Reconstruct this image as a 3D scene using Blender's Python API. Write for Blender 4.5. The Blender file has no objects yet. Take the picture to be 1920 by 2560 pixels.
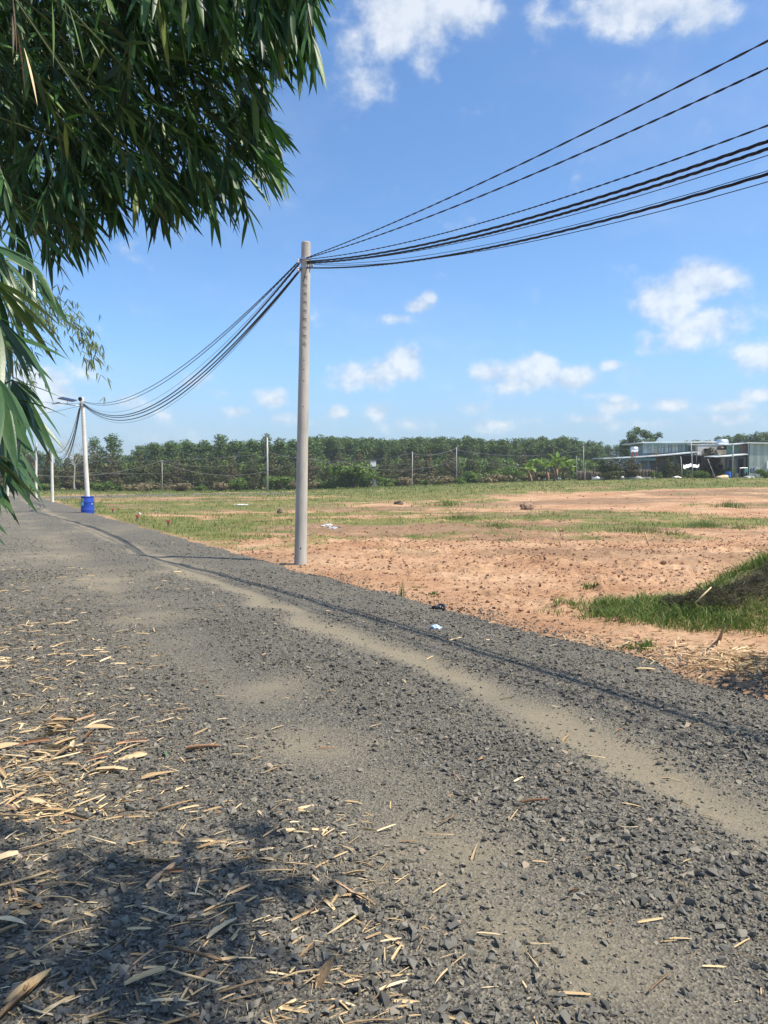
import bpy, math, random
import numpy as np
from mathutils import Vector, Matrix, Euler

# ------------------------------------------------------------------ camera
R = math.radians
scene = bpy.context.scene
COL = scene.collection
CAMZ = 1.6
FPX = 26.0 / 36.0 * 2560.0
PITCH = math.atan((1280.0 - 1207.0) / FPX)
cam_d = bpy.data.cameras.new('camera')
cam_d.sensor_fit = 'VERTICAL'; cam_d.sensor_height = 36.0; cam_d.lens = 26.0
cam_d.clip_start = 0.05; cam_d.clip_end = 9000.0
cam = bpy.data.objects.new('camera', cam_d); COL.objects.link(cam)
cam.location = (0, 0, CAMZ); cam.rotation_euler = (math.pi / 2 - PITCH, 0, 0)
scene.camera = cam

# ------------------------------------------------------------------ sun, exposure
SUN_DIR = Vector((0.595, -0.20, 1.0)).normalized()          # towards the sun
SUN_EL = math.asin(SUN_DIR.z); SUN_AZ = math.atan2(SUN_DIR.x, SUN_DIR.y)
sd = bpy.data.lights.new('sun', 'SUN'); sd.energy = 5.0; sd.angle = R(0.53); sd.color = (1.0, 0.91, 0.77)
sun = bpy.data.objects.new('sun', sd); COL.objects.link(sun)
sun.rotation_euler = SUN_DIR.to_track_quat('Z', 'Y').to_euler()
vs = scene.view_settings
vs.view_transform = 'Standard'; vs.look = 'None'; vs.gamma = 1.0; vs.exposure = 0.56; vs.use_curve_mapping = False
try:
    scene.cycles.max_bounces = 4; scene.cycles.diffuse_bounces = 2; scene.cycles.glossy_bounces = 1; scene.cycles.transparent_max_bounces = 8
    scene.cycles.volume_bounces = 0; scene.cycles.use_denoising = True
except Exception:
    pass

# ------------------------------------------------------------------ world: sky and clouds by direction
world = bpy.data.worlds.new('World'); scene.world = world; world.use_nodes = True
SKY_STRENGTH = 0.116
def build_world():
    nt = world.node_tree; N = nt.nodes; Lk = nt.links
    N.clear()
    out = N.new('ShaderNodeOutputWorld'); bg = N.new('ShaderNodeBackground')
    Lk.new(bg.outputs[0], out.inputs[0]); bg.inputs[1].default_value = SKY_STRENGTH
    sky = N.new('ShaderNodeTexSky'); sky.sky_type = 'NISHITA'; sky.sun_disc = False
    sky.sun_elevation = SUN_EL; sky.sun_rotation = SUN_AZ
    sky.altitude = 50; sky.air_density = 1.0; sky.dust_density = 0.9; sky.ozone_density = 2.0
    tc = N.new('ShaderNodeTexCoord'); sep = N.new('ShaderNodeSeparateXYZ')
    Lk.new(tc.outputs['Generated'], sep.inputs[0])
    def M(op, a, b=None, c=None):
        n = N.new('ShaderNodeMath'); n.operation = op
        for i, v in enumerate((a, b, c)):
            if v is None: continue
            if isinstance(v, (int, float)): n.inputs[i].default_value = v
            else: Lk.new(v, n.inputs[i])
        return n.outputs[0]
    az = M('ARCTAN2', sep.outputs[0], sep.outputs[1]); el = M('ARCSINE', sep.outputs[2])
    cv = N.new('ShaderNodeCombineXYZ'); Lk.new(az, cv.inputs[0]); Lk.new(el, cv.inputs[1])
    # (pixel x, pixel y, radius x, radius y, density) of the clouds, turned into azimuth and elevation
    blobs = [(1020, 70, 150, 105, 1.0), (1120, 30, 110, 110, .95), (930, 240, 110, 70, .42), (900, 130, 60, 90, .5), (1050, 175, 60, 50, .5),
             (1600, 40, 190, 85, .9), (1720, 70, 130, 60, .75), (1345, 110, 45, 110, .42), (1480, 60, 60, 70, .5),
             (1735, 715, 95, 50, 1.1), (1675, 755, 95, 55, 1.0), (1800, 705, 55, 30, .9), (1770, 815, 130, 65, .72), (1720, 850, 90, 45, .6),
             (1890, 885, 90, 45, .6), (1610, 865, 30, 40, .5), (1600, 930, 70, 30, .45), (1850, 800, 90, 60, .5),
             (985, 802, 50, 18, .75), (1050, 770, 45, 22, .8), (1072, 755, 22, 22, .8),
             (1008, 912, 45, 45, 1.2), (925, 945, 90, 38, .85), (970, 930, 80, 35, .9), (880, 965, 60, 25, .55),
             (1215, 935, 55, 32, .85), (1345, 935, 55, 45, 1.2), (1425, 950, 65, 32, .95), (1320, 965, 150, 35, .7), (1280, 940, 50, 30, .7),
             (1520, 916, 26, 15, .9), (850, 1035, 32, 20, .8), (945, 1030, 50, 30, .75), (680, 998, 55, 28, .7), (590, 1032, 40, 18, .6), (1110, 1045, 40, 16, .5),
             (1668, 1012, 55, 22, .9), (1550, 1016, 80, 20, .6), (1905, 990, 70, 18, .8), (1810, 1018, 80, 18, .7), (1540, 1000, 30, 12, .7), (1330, 1050, 70, 20, .45),
             (100, 965, 75, 50, 1.1), (60, 1000, 90, 50, .9), (150, 990, 60, 30, .7), (235, 925, 75, 42, .5), (475, 960, 70, 30, .4), (700, 1050, 70, 22, .5), (300, 1010, 90, 26, .45), (420, 1040, 60, 18, .45), (780, 1060, 60, 16, .5), (1180, 1020, 60, 20, .5), (1240, 1062, 90, 18, .45), (1450, 1050, 90, 18, .5), (1620, 1060, 120, 18, .5), (1780, 1050, 120, 20, .55), (1480, 990, 60, 16, .45), (560, 985, 60, 20, .4), (1020, 1060, 130, 26, .4)]
    acc = None
    for (px, py, rx, ry, al) in blobs:
        u = (px - 960) / FPX; v = (1207 - py) / FPX
        a0 = math.atan(u); e0 = math.atan(v * math.cos(a0))
        ra = rx / FPX * math.cos(a0) ** 2 * 1.25; re = ry / FPX * math.cos(e0) ** 2 * 1.25
        vm = N.new('ShaderNodeVectorMath'); vm.operation = 'MULTIPLY_ADD'
        Lk.new(cv.outputs[0], vm.inputs[0]); vm.inputs[1].default_value = (1 / ra, 1 / re, 0); vm.inputs[2].default_value = (-a0 / ra, -e0 / re, 0)
        ln = N.new('ShaderNodeVectorMath'); ln.operation = 'LENGTH'; Lk.new(vm.outputs[0], ln.inputs[0])
        al *= 1.12; f = M('MULTIPLY_ADD', ln.outputs['Value'], -al * 0.86, al)
        acc = f if acc is None else M('MAXIMUM', acc, f)
    def noise(scale, detail, rough, vec=None, stretch=(1, 1, 1)):
        mp = N.new('ShaderNodeVectorMath'); mp.operation = 'MULTIPLY'; mp.inputs[1].default_value = stretch
        Lk.new(vec or tc.outputs['Generated'], mp.inputs[0])
        n = N.new('ShaderNodeTexNoise'); n.inputs['Scale'].default_value = scale; n.inputs['Detail'].default_value = detail
        n.inputs['Roughness'].default_value = rough; Lk.new(mp.outputs[0], n.inputs['Vector']); return n.outputs[0]
    n1 = noise(19, 12, 0.60, None, (1, 1, 1.25)); n2 = noise(3.0, 6, 0.6, None, (1, 1, 2.4)); n3 = noise(44, 5, 0.6)
    # the rest of the sky (outside the measured part) carries scattered clouds of the same kind
    side = M('SUBTRACT', M('ABSOLUTE', az), 0.62)
    side = M('MINIMUM', M('MAXIMUM', M('MULTIPLY', side, 3.0), 0.0), 1.0)
    high = M('MINIMUM', M('MAXIMUM', M('MULTIPLY', M('SUBTRACT', el, 0.70), 3.0), 0.0), 1.0)
    gen = M('MULTIPLY', M('MULTIPLY', M('SUBTRACT', n2, 0.53), 4.5), M('MAXIMUM', side, high))
    acc = M('MAXIMUM', acc, gen)
    d = M('ADD', acc, M('MULTIPLY', M('SUBTRACT', n1, 0.5), 1.5))
    d = M('ADD', d, M('MULTIPLY', M('SUBTRACT', n3, 0.5), 0.22))
    mr = N.new('ShaderNodeMapRange'); mr.interpolation_type = 'SMOOTHSTEP'
    Lk.new(d, mr.inputs[0]); mr.inputs[1].default_value = 0.10; mr.inputs[2].default_value = 0.74
    mask = M('MULTIPLY', mr.outputs[0], 0.76)
    # thin veil where the air is moist, strongest low down
    veil = M('MULTIPLY', M('MAXIMUM', M('SUBTRACT', n2, 0.46), 0.0), 0.7)
    lo = N.new('ShaderNodeMapRange'); lo.interpolation_type = 'SMOOTHSTEP'
    Lk.new(el, lo.inputs[0]); lo.inputs[1].default_value = 0.20; lo.inputs[2].default_value = -0.02; lo.inputs[3].default_value = 0; lo.inputs[4].default_value = 0.80
    mask = M('MAXIMUM', mask, M('ADD', M('MULTIPLY', mask, 0.5), veil))
    mix0 = N.new('ShaderNodeMix'); mix0.data_type = 'RGBA'
    Lk.new(lo.outputs[0], mix0.inputs[0])
    tint = N.new('ShaderNodeMix'); tint.data_type = 'RGBA'; tint.blend_type = 'MULTIPLY'; tint.inputs[0].default_value = 1.0
    Lk.new(sky.outputs[0], tint.inputs[6]); tint.inputs[7].default_value = (0.80, 1.04, 1.25, 1)
    Lk.new(tint.outputs[2], mix0.inputs[6]); k = 1 / SKY_STRENGTH
    mix0.inputs[7].default_value = (0.275 * k, 0.350 * k, 0.470 * k, 1)
    off = N.new('ShaderNodeVectorMath'); off.operation = 'ADD'; Lk.new(tc.outputs['Generated'], off.inputs[0]); off.inputs[1].default_value = (0.008, 0, 0.012)
    n1b = noise(19, 6, 0.60, off.outputs[0], (1, 1, 1.25))
    d = M('ADD', d, M('MULTIPLY', M('SUBTRACT', n1, n1b), 3.2))
    shade = N.new('ShaderNodeMapRange'); Lk.new(d, shade.inputs[0]); shade.inputs[1].default_value = 0.0; shade.inputs[2].default_value = 1.1
    cc = N.new('ShaderNodeMix'); cc.data_type = 'RGBA'; Lk.new(shade.outputs[0], cc.inputs[0])
    cc.inputs[6].default_value = (0.40 * k, 0.47 * k, 0.56 * k, 1); cc.inputs[7].default_value = (0.67 * k, 0.69 * k, 0.71 * k, 1)
    mix = N.new('ShaderNodeMix'); mix.data_type = 'RGBA'
    Lk.new(mask, mix.inputs[0]); Lk.new(mix0.outputs[2], mix.inputs[6]); Lk.new(cc.outputs[2], mix.inputs[7])
    Lk.new(mix.outputs[2], bg.inputs[0])
build_world()

# ------------------------------------------------------------------ helpers: pixels, terrain, noise
rng = np.random.default_rng(7); random.seed(7)
FWD = Vector((0, math.cos(PITCH), -math.sin(PITCH))); UP = Vector((0, math.sin(PITCH), math.cos(PITCH)))
CAM = Vector((0, 0, CAMZ))
def ray(px, py): return FWD + Vector((1, 0, 0)) * ((px - 960) / FPX) + UP * ((1280 - py) / FPX)
def at(px, py, Y):
    d = ray(px, py); return CAM + d * (Y / d.y)
def S(v, a, b):
    t = np.clip((np.asarray(v, dtype=float) - a) / (b - a), 0, 1); return t * t * (3 - 2 * t)
def vnoise(x, y, seed=0):
    x = np.asarray(x, float); y = np.asarray(y, float)
    xi = np.floor(x).astype(np.int64); yi = np.floor(y).astype(np.int64); fx = x - xi; fy = y - yi
    def h(a, b):
        v = (a * 374761393 + b * 668265263 + seed * 144269504) & 0xffffffff
        v = ((v ^ (v >> 13)) * 1274126177) & 0xffffffff
        return ((v ^ (v >> 16)) & 0xffffff) / float(0x1000000)
    sx = fx * fx * (3 - 2 * fx); sy = fy * fy * (3 - 2 * fy)
    return (h(xi, yi) * (1 - sx) + h(xi + 1, yi) * sx) * (1 - sy) + (h(xi, yi + 1) * (1 - sx) + h(xi + 1, yi + 1) * sx) * sy
def fbm(x, y, o=4, seed=0):
    s = 0; a = 0.5
    for i in range(o):
        s = s + a * vnoise(np.asarray(x) * 2 ** i, np.asarray(y) * 2 ** i, seed + i * 17); a *= 0.5
    return s / (1 - 0.5 ** o)
def base(x, y): return S(y, 25, 95) * (0.4 + 2.0 * S(x, -25, 45))
def road_u(x, y): return (6.0 - 0.55 * np.asarray(y) - np.asarray(x)) / 1.1413      # metres left of the road's right edge
def u_jit(x, y): return road_u(x, y) + 0.62 * (fbm(np.asarray(y) * 0.9, np.asarray(x) * 0.9, 5, 5) - 0.5)
def rut(u):
    return np.exp(-((u - 2.02) / 0.21) ** 2) + 0.75 * np.exp(-((u - 3.5) / 0.33) ** 2)
def road_z(x, y):
    u = u_jit(x, y)
    p = -0.12 + 0.18 * S(u, -0.45, 0.55) - 0.18 * S(u, 6.0, 7.2)
    p = p - 0.028 * rut(u) + 0.02 * np.exp(-((u - 2.75) / 0.25) ** 2)
    p = p + 0.030 * (fbm(np.asarray(x) * 1.6, np.asarray(y) * 1.6, 3, 9) - 0.5)
    return base(x, y) + p
def field_z(x, y):
    u = road_u(x, y); z = base(x, y)
    d = np.hypot(x, y); k = S(d, 2, 9) * (1 - 0.6 * S(d, 60, 130))
    z = z + k * (0.16 * (fbm(np.asarray(x) * 0.35, np.asarray(y) * 0.35, 3, 21) - 0.5) + 0.085 * (fbm(np.asarray(x) * 2.1, np.asarray(y) * 2.1, 5, 33) - 0.5))
    z = z + k * 0.075 * np.maximum(fbm(np.asarray(x) * 4.0, np.asarray(y) * 4.0, 4, 44) - 0.55, 0) * 4 * S(fbm(np.asarray(x) * .6, np.asarray(y) * .6, 3, 47), .35, .6) * (1 - S(d, 25, 45))
    edge = S(np.abs(u - 3.0), 3.0, 4.2)
    z = base(x, y) + (z - base(x, y)) * edge - 0.11 * (1 - edge) * S(u, -0.1, 0.5)
    z = z + 0.76 * np.exp(-(((np.asarray(x) - 4.95) / 1.15) ** 2 + ((np.asarray(y) - 8.7) / 0.75) ** 2))       # grassy bank at the right
    return z
def base1(x, y):
    t = min(max((y - 25) / 70.0, 0.0), 1.0); w = min(max((x + 25) / 70.0, 0.0), 1.0)
    return t * t * (3 - 2 * t) * (0.4 + 2.0 * w * w * (3 - 2 * w))
def hit(px, py, surf=None):
    """where the view ray through a pixel of the photograph meets the ground"""
    d = ray(px, py); t = 1.0; pt = 0.0
    while t < 400:
        if CAMZ + d.z * t <= base1(d.x * t, d.y * t): break
        pt = t; t *= 1.03
    for _ in range(26):
        m = (pt + t) / 2
        if CAMZ + d.z * m <= base1(d.x * m, d.y * m): t = m
        else: pt = m
    if surf is not None and d.z < -0.004:
        for _ in range(6):
            z = float(surf(d.x * t, d.y * t)); t = 0.5 * t + 0.5 * min(max((z - CAMZ) / d.z, t * 0.7), t * 1.2)
    return CAM + d * t

DUSTY = [(hit(px, py), rx, ry) for (px, py, rx, ry) in ((798, 1874, .30, .36), (382, 1550, .55, .60), (1076, 2140, .26, .26), (1000, 2230, .20, .16), (1250, 2330, .22, .22), (430, 1440, .9, 1.0), (230, 1470, 1.0, 1.1), (690, 1750, .30, .35), (1500, 2450, .2, .2), (250, 1330, 1.2, 2.2), (90, 1400, 1.0, 1.6))]
def dusty(x, y):
    x = np.asarray(x, float); y = np.asarray(y, float); d = np.zeros(np.broadcast(x, y).shape)
    for (c, rx, ry) in DUSTY: d = np.maximum(d, np.exp(-((x - c.x) / rx) ** 2 - ((y - c.y) / ry) ** 2))
    return d * np.clip(2.6 * fbm(x * 2.6, y * 2.6, 4, 141) - 0.55, 0.0, 1.2)

# ------------------------------------------------------------------ helpers: meshes and objects
def mesh_np(name, V, F, mat, smooth=False, tint=None):
    V = np.ascontiguousarray(V, dtype=np.float32).reshape(-1, 3); F = np.ascontiguousarray(F, dtype=np.int32)
    me = bpy.data.meshes.new(name); k = F.shape[1]; n = F.shape[0]
    me.vertices.add(len(V)); me.vertices.foreach_set('co', V.ravel())
    me.loops.add(n * k); me.loops.foreach_set('vertex_index', F.ravel())
    me.polygons.add(n); me.polygons.foreach_set('loop_start', np.arange(0, n * k, k, dtype=np.int32))
    me.polygons.foreach_set('use_smooth', np.full(n, bool(smooth)))
    if tint is not None:
        a = me.attributes.new('tint', 'FLOAT', 'POINT'); a.data.foreach_set('value', np.ascontiguousarray(tint, dtype=np.float32))
    me.update(calc_edges=True); me.validate()
    if mat: me.materials.append(mat)
    return me
def link(name, data, parent=None, loc=(0, 0, 0)):
    o = bpy.data.objects.new(name, data); COL.objects.link(o); o.location = loc
    if parent: o.parent = parent
    return o
def tag(o, label=None, cat=None, group=None, kind=None):
    if label: o['label'] = label
    if cat: o['category'] = cat
    if group: o['group'] = group
    if kind: o['kind'] = kind
    return o
def thing(name, label, cat, loc, rz=0.0, group=None):
    o = link(name, None, None, loc); o.empty_display_size = 0.2; o.rotation_euler = (0, 0, rz)
    return tag(o, label, cat, group)
def copy_tree(o, parent=None):
    c = o.copy(); COL.objects.link(c)
    if parent: c.parent = parent
    for ch in o.children: copy_tree(ch, c)
    return c
class MB:
    """collects simple shapes into one mesh"""
    def __init__(s): s.v = []; s.f = []
    def add(s, V, F):
        b = len(s.v); s.v += [tuple(v) for v in V]; s.f += [tuple(i + b for i in f) for f in F]; return s
    def box(s, c, d, rot=None, taper=1.0):
        V = []
        for z in (-1, 1):
            k = taper if z > 0 else 1
            for (x, y) in ((-1, -1), (1, -1), (1, 1), (-1, 1)): V.append(Vector((x * d[0] / 2 * k, y * d[1] / 2 * k, z * d[2] / 2)))
        if rot: V = [rot @ v for v in V]
        V = [v + Vector(c) for v in V]
        return s.add(V, [(0, 3, 2, 1), (4, 5, 6, 7), (0, 1, 5, 4), (1, 2, 6, 5), (2, 3, 7, 6), (3, 0, 4, 7)])
    def tube(s, pts, rad, n=6, caps=True):
        pts = [Vector(p) for p in pts]; m = len(pts)
        if not hasattr(rad, '__len__'): rad = [rad] * m
        V = []; ref = Vector((0.31, 0.17, 0.94))
        for i, p in enumerate(pts):
            t = (pts[min(i + 1, m - 1)] - pts[max(i - 1, 0)])
            t = t.normalized() if t.length > 1e-9 else Vector((0, 0, 1))
            a = t.cross(ref)
            if a.length < 0.05: a = t.cross(Vector((1, 0, 0)))
            a.normalize(); b = t.cross(a)
            for j in range(n):
                q = 2 * math.pi * j / n; V.append(p + (a * math.cos(q) + b * math.sin(q)) * rad[i])
        F = [(i * n + j, i * n + (j + 1) % n, (i + 1) * n + (j + 1) % n, (i + 1) * n + j) for i in range(m - 1) for j in range(n)]
        if caps: F += [tuple(range(n - 1, -1, -1)), tuple((m - 1) * n + j for j in range(n))]
        return s.add(V, F)
    def lathe(s, prof, n=24, c=(0, 0, 0), axis=None):
        V = []; c = Vector(c)
        for (r, z) in prof:
            for j in range(n):
                q = 2 * math.pi * j / n; v = Vector((r * math.cos(q), r * math.sin(q), z))
                if axis: v = axis @ v
                V.append(c + v)
        m = len(prof)
        F = [(i * n + j, i * n + (j + 1) % n, (i + 1) * n + (j + 1) % n, (i + 1) * n + j) for i in range(m - 1) for j in range(n)]
        F += [tuple(range(n - 1, -1, -1)), tuple((m - 1) * n + j for j in range(n))]
        return s.add(V, F)
    def mesh(s, name, mat, smooth=False):
        me = bpy.data.meshes.new(name); me.from_pydata(s.v, [], s.f); me.update()
        if smooth: me.polygons.foreach_set('use_smooth', np.ones(len(s.f), dtype=bool))
        if mat: me.materials.append(mat)
        return me
    def build(s, name, mat, parent=None, smooth=False, loc=(0, 0, 0)):
        return link(name, s.mesh(name, mat, smooth), parent, loc)

# ------------------------------------------------------------------ materials
def mat_noise(name, stops, scale=6.0, detail=5, rough=0.85, bump=0.0, bscale=None, attr=False, spec=0.3, stretch=(1, 1, 1), transl=0.0, tcol=None, metal=0.0, noisefac=1.0, bdist=0.02):
    m = bpy.data.materials.new(name); m.use_nodes = True; nt = m.node_tree; N = nt.nodes; L = nt.links
    b = N['Principled BSDF']; b.inputs['Roughness'].default_value = rough; b.inputs['Specular IOR Level'].default_value = spec; b.inputs['Metallic'].default_value = metal
    tc = N.new('ShaderNodeTexCoord'); mp = N.new('ShaderNodeMapping'); mp.inputs['Scale'].default_value = stretch
    L.new(tc.outputs['Object'], mp.inputs[0])
    n = N.new('ShaderNodeTexNoise'); n.inputs['Scale'].default_value = scale; n.inputs['Detail'].default_value = detail; n.inputs['Roughness'].default_value = 0.62
    L.new(mp.outputs[0], n.inputs['Vector'])
    ramp = N.new('ShaderNodeValToRGB'); cr = ramp.color_ramp
    while len(cr.elements) > 1: cr.elements.remove(cr.elements[-1])
    for i, (p, c) in enumerate(stops):
        e = cr.elements[0] if i == 0 else cr.elements.new(p)
        e.position = p; e.color = (c[0], c[1], c[2], 1)
    fac = n.outputs[0]
    if attr:
        a = N.new('ShaderNodeAttribute'); a.attribute_name = 'tint'
        x = N.new('ShaderNodeMath'); x.operation = 'SUBTRACT'; L.new(n.outputs[0], x.inputs[0]); x.inputs[1].default_value = 0.5
        y = N.new('ShaderNodeMath'); y.operation = 'MULTIPLY_ADD'; L.new(x.outputs[0], y.inputs[0]); y.inputs[1].default_value = noisefac; L.new(a.outputs['Fac'], y.inputs[2])
        fac = y.outputs[0]
    L.new(fac, ramp.inputs[0]); L.new(ramp.outputs[0], b.inputs['Base Color'])
    if bump:
        n2 = N.new('ShaderNodeTexNoise'); n2.inputs['Scale'].default_value = bscale or scale * 4; n2.inputs['Detail'].default_value = 6; n2.inputs['Roughness'].default_value = 0.7
        L.new(mp.outputs[0], n2.inputs['Vector'])
        bp = N.new('ShaderNodeBump'); bp.inputs['Strength'].default_value = bump; bp.inputs['Distance'].default_value = bdist
        L.new(n2.outputs[0], bp.inputs['Height']); L.new(bp.outputs[0], b.inputs['Normal'])
    if transl:
        t = N.new('ShaderNodeBsdfTranslucent'); ms = N.new('ShaderNodeMixShader'); ms.inputs[0].default_value = transl
        if tcol: t.inputs[0].default_value = (*tcol, 1)
        else:
            L.new(ramp.outputs[0], t.inputs[0])
        L.new(b.outputs[0], ms.inputs[1]); L.new(t.outputs[0], ms.inputs[2]); L.new(ms.outputs[0], N['Material Output'].inputs['Surface'])
    return m
def add_objrand(m, amt):
    nt = m.node_tree; N = nt.nodes; L = nt.links; ramp = [n for n in N if n.type == 'VALTORGB'][0]; src = ramp.inputs[0].links[0].from_socket
    oi = N.new('ShaderNodeObjectInfo'); a = N.new('ShaderNodeMath'); a.operation = 'SUBTRACT'; L.new(oi.outputs['Random'], a.inputs[0]); a.inputs[1].default_value = 0.5
    b = N.new('ShaderNodeMath'); b.operation = 'MULTIPLY_ADD'; L.new(a.outputs[0], b.inputs[0]); b.inputs[1].default_value = amt; L.new(src, b.inputs[2]); L.new(b.outputs[0], ramp.inputs[0])
def flat(name, c, rough=0.7, metal=0.0, var=0.18, scale=3.0, bump=0.0, spec=0.4, stretch=(1, 1, 1)):
    lo = tuple(v * (1 - var) for v in c); hi = tuple(min(1, v * (1 + var)) for v in c)
    return mat_noise(name, [(0.3, lo), (0.7, hi)], scale, 5, rough, bump, None, False, spec, stretch, metal=metal)

M_concrete = mat_noise('concrete', [(0.25, (.24, .23, .20)), (0.45, (.37, .355, .31)), (0.75, (.47, .455, .40))], 7, 9, 0.9, 0.35, 60, stretch=(1, 1, .22), bdist=0.004)
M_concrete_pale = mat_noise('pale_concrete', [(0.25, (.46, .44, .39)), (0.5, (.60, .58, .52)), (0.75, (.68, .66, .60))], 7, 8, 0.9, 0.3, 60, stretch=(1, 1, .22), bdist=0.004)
M_steel = flat('galvanised_steel', (.45, .46, .48), 0.4, 0.9)
M_porcelain = flat('white_porcelain', (.82, .82, .80), 0.25)
M_cable = mat_noise('black_cable', [(0.3, (.012, .013, .018)), (0.7, (.03, .03, .036))], 3, 3, 0.45)
M_cable_far = flat('weathered_cable', (.16, .16, .15), 0.6)
M_blue = mat_noise('blue_plastic', [(0.3, (.018, .055, .33)), (0.7, (.026, .075, .42))], 3, 6, 0.42, 0.1, 20)
M_blue2 = flat('bright_blue_plastic', (.03, .14, .50), 0.45)
M_gravel = mat_noise('crushed_basalt', [(0.0, (.050, .046, .037)), (0.4, (.117, .111, .095)), (0.72, (.192, .178, .144)), (0.9, (.27, .23, .165)), (1.0, (.32, .25, .18))], 35, 3, 0.85, 0.12, 160, attr=True, spec=0.35, noisefac=0.35, bdist=0.004)
M_clod = mat_noise('red_earth_clod', [(0.0, (.16, .085, .055)), (0.5, (.32, .18, .105)), (1.0, (.48, .31, .195))], 18, 4, 0.95, 0.5, 60, attr=True, noisefac=0.5)
M_straw = mat_noise('dry_bamboo', [(0.0, (.13, .085, .05)), (0.3, (.32, .215, .11)), (0.65, (.50, .37, .20)), (1.0, (.66, .53, .33))], 9, 3, 0.6, 0.25, 90, attr=False, stretch=(1, 8, 8), bdist=0.003)
M_straw_b = mat_noise('dry_bamboo_brown', [(0.0, (.16, .08, .04)), (0.5, (.36, .20, .11)), (1.0, (.55, .36, .22))], 9, 3, 0.65, 0.25, 90, stretch=(1, 8, 8), bdist=0.003)
M_straw_s = mat_noise('dry_litter', [(0.0, (.22, .14, .07)), (0.5, (.52, .38, .20)), (1.0, (.70, .56, .34))], 9, 3, 0.65, attr=True, noisefac=0.3)
add_objrand(M_straw, 0.9); add_objrand(M_straw_b, 0.8)
M_greenleaf = flat('fallen_green_leaf', (.10, .17, .05), 0.5)
M_bamboo = mat_noise('bamboo_leaf', [(0.0, (.010, .034, .010)), (0.4, (.023, .072, .018)), (0.75, (.056, .145, .032)), (1.0, (.16, .22, .055))], 6, 3, 0.45, 0.12, 50, attr=True, noisefac=0.3, spec=0.35, transl=0.17, tcol=(.05, .15, .018), bdist=0.003)
M_bamboo_far = mat_noise('bamboo_leaf_pale', [(0.0, (.06, .10, .03)), (1.0, (.17, .22, .09))], 6, 3, 0.5, attr=True, noisefac=0.3, transl=0.25)
M_bamboo_near = mat_noise('bamboo_leaf_near', [(0.2, (.026, .064, .020)), (0.5, (.044, .096, .030)), (0.85, (.072, .135, .044))], 7, 4, 0.34, 0.15, 60, spec=0.55, transl=0.15, tcol=(.06, .13, .02), stretch=(.4, 5, 5), bdist=0.003)
M_culm = mat_noise('bamboo_culm', [(0.2, (.035, .065, .020)), (0.8, (.085, .115, .035))], 6, 4, 0.5)
M_grass = mat_noise('grass_blade', [(0.0, (.055, .095, .022)), (0.4, (.10, .175, .030)), (0.7, (.165, .225, .05)), (1.0, (.38, .32, .15))], 3, 2, 0.5, attr=True, noisefac=0.2, transl=0.3)
def leafmat(name, a, b, c, t=0.2): return mat_noise(name, [(0.0, a), (0.5, b), (1.0, c)], 1.2, 3, 0.6, attr=True, noisefac=0.5, transl=t)
M_orch = leafmat('orchard_leaf', (.038, .052, .014), (.080, .098, .026), (.17, .155, .05))
M_orchb = leafmat('orchard_leaf_brown', (.06, .058, .022), (.115, .105, .045), (.20, .17, .08))
M_rub = leafmat('rubber_leaf', (.040, .078, .016), (.085, .145, .030), (.15, .21, .048))
M_tall = leafmat('tall_leaf', (.046, .090, .020), (.092, .158, .036), (.16, .225, .055))
M_bush = leafmat('bush_leaf', (.055, .100, .016), (.110, .185, .028), (.20, .27, .05))
M_bushd = leafmat('bush_leaf_dry', (.12, .10, .05), (.20, .165, .085), (.30, .24, .13))
M_ban = mat_noise('banana_leaf', [(0.2, (.10, .18, .030)), (0.55, (.19, .29, .055)), (0.9, (.32, .40, .11))], 5, 3, 0.4, transl=0.3, stretch=(1, 6, 1))
M_banstem = flat('banana_stem', (.20, .17, .09), 0.7, var=.35)
M_bark = mat_noise('dark_bark', [(0.3, (.06, .045, .032)), (0.7, (.14, .11, .08))], 5, 5, 0.95)
M_barkpale = mat_noise('pale_bark', [(0.3, (.22, .20, .16)), (0.7, (.42, .39, .33))], 4, 5, 0.95)
M_net = mat_noise('dark_netting', [(0.15, (.028, .025, .018)), (0.5, (.085, .072, .048)), (0.9, (.24, .20, .13))], 9, 4, 0.8, attr=True, noisefac=0.5)
M_netfar = mat_noise('brown_netting', [(0.3, (.075, .060, .046)), (0.7, (.14, .115, .085))], 2, 5, 0.9)
M_white = flat('white_plastic', (.78, .78, .76), 0.5, var=.06)
M_whitewash = mat_noise('whitewashed_wall', [(0.25, (.40, .37, .31)), (0.5, (.66, .63, .56)), (0.8, (.76, .74, .70))], 0.9, 7, 0.9)
M_block = mat_noise('grey_block_wall', [(0.3, (.15, .15, .145)), (0.7, (.25, .25, .24))], 1.5, 6, 0.9)
M_roof = mat_noise('pale_metal_roof', [(0.3, (.60, .65, .63)), (0.7, (.78, .80, .78))], 1.0, 4, 0.5)
M_fascia = flat('blue_green_sheet', (.17, .30, .30), 0.55, var=.15, scale=1)
M_fascia2 = flat('dark_blue_sheet', (.21, .28, .305), 0.6, var=.15, scale=1)
M_panelg = flat('grey_green_sheet', (.33, .385, .37), 0.6, var=.2, scale=1)
M_panelb = flat('brown_rusty_sheet', (.24, .21, .20), 0.75, var=.3, scale=2)
M_panelgreen = flat('green_sheet', (.13, .25, .20), 0.6, var=.2, scale=1.5)
M_stripe_a = flat('pale_green_corrugated', (.46, .56, .48), 0.55, var=.12, scale=1)
M_stripe_b = flat('grey_corrugated', (.40, .43, .39), 0.55, var=.2, scale=1)
M_painted_shade = flat('painted_interior_shade', (.055, .060, .066), 0.9)  # shade inside the buildings, put into a near-black colour
M_glass = flat('dark_window_glass', (.025, .032, .040), 0.15)
M_tank = flat('stainless_tank', (.72, .73, .75), 0.3, 0.85, var=.05)
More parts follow.
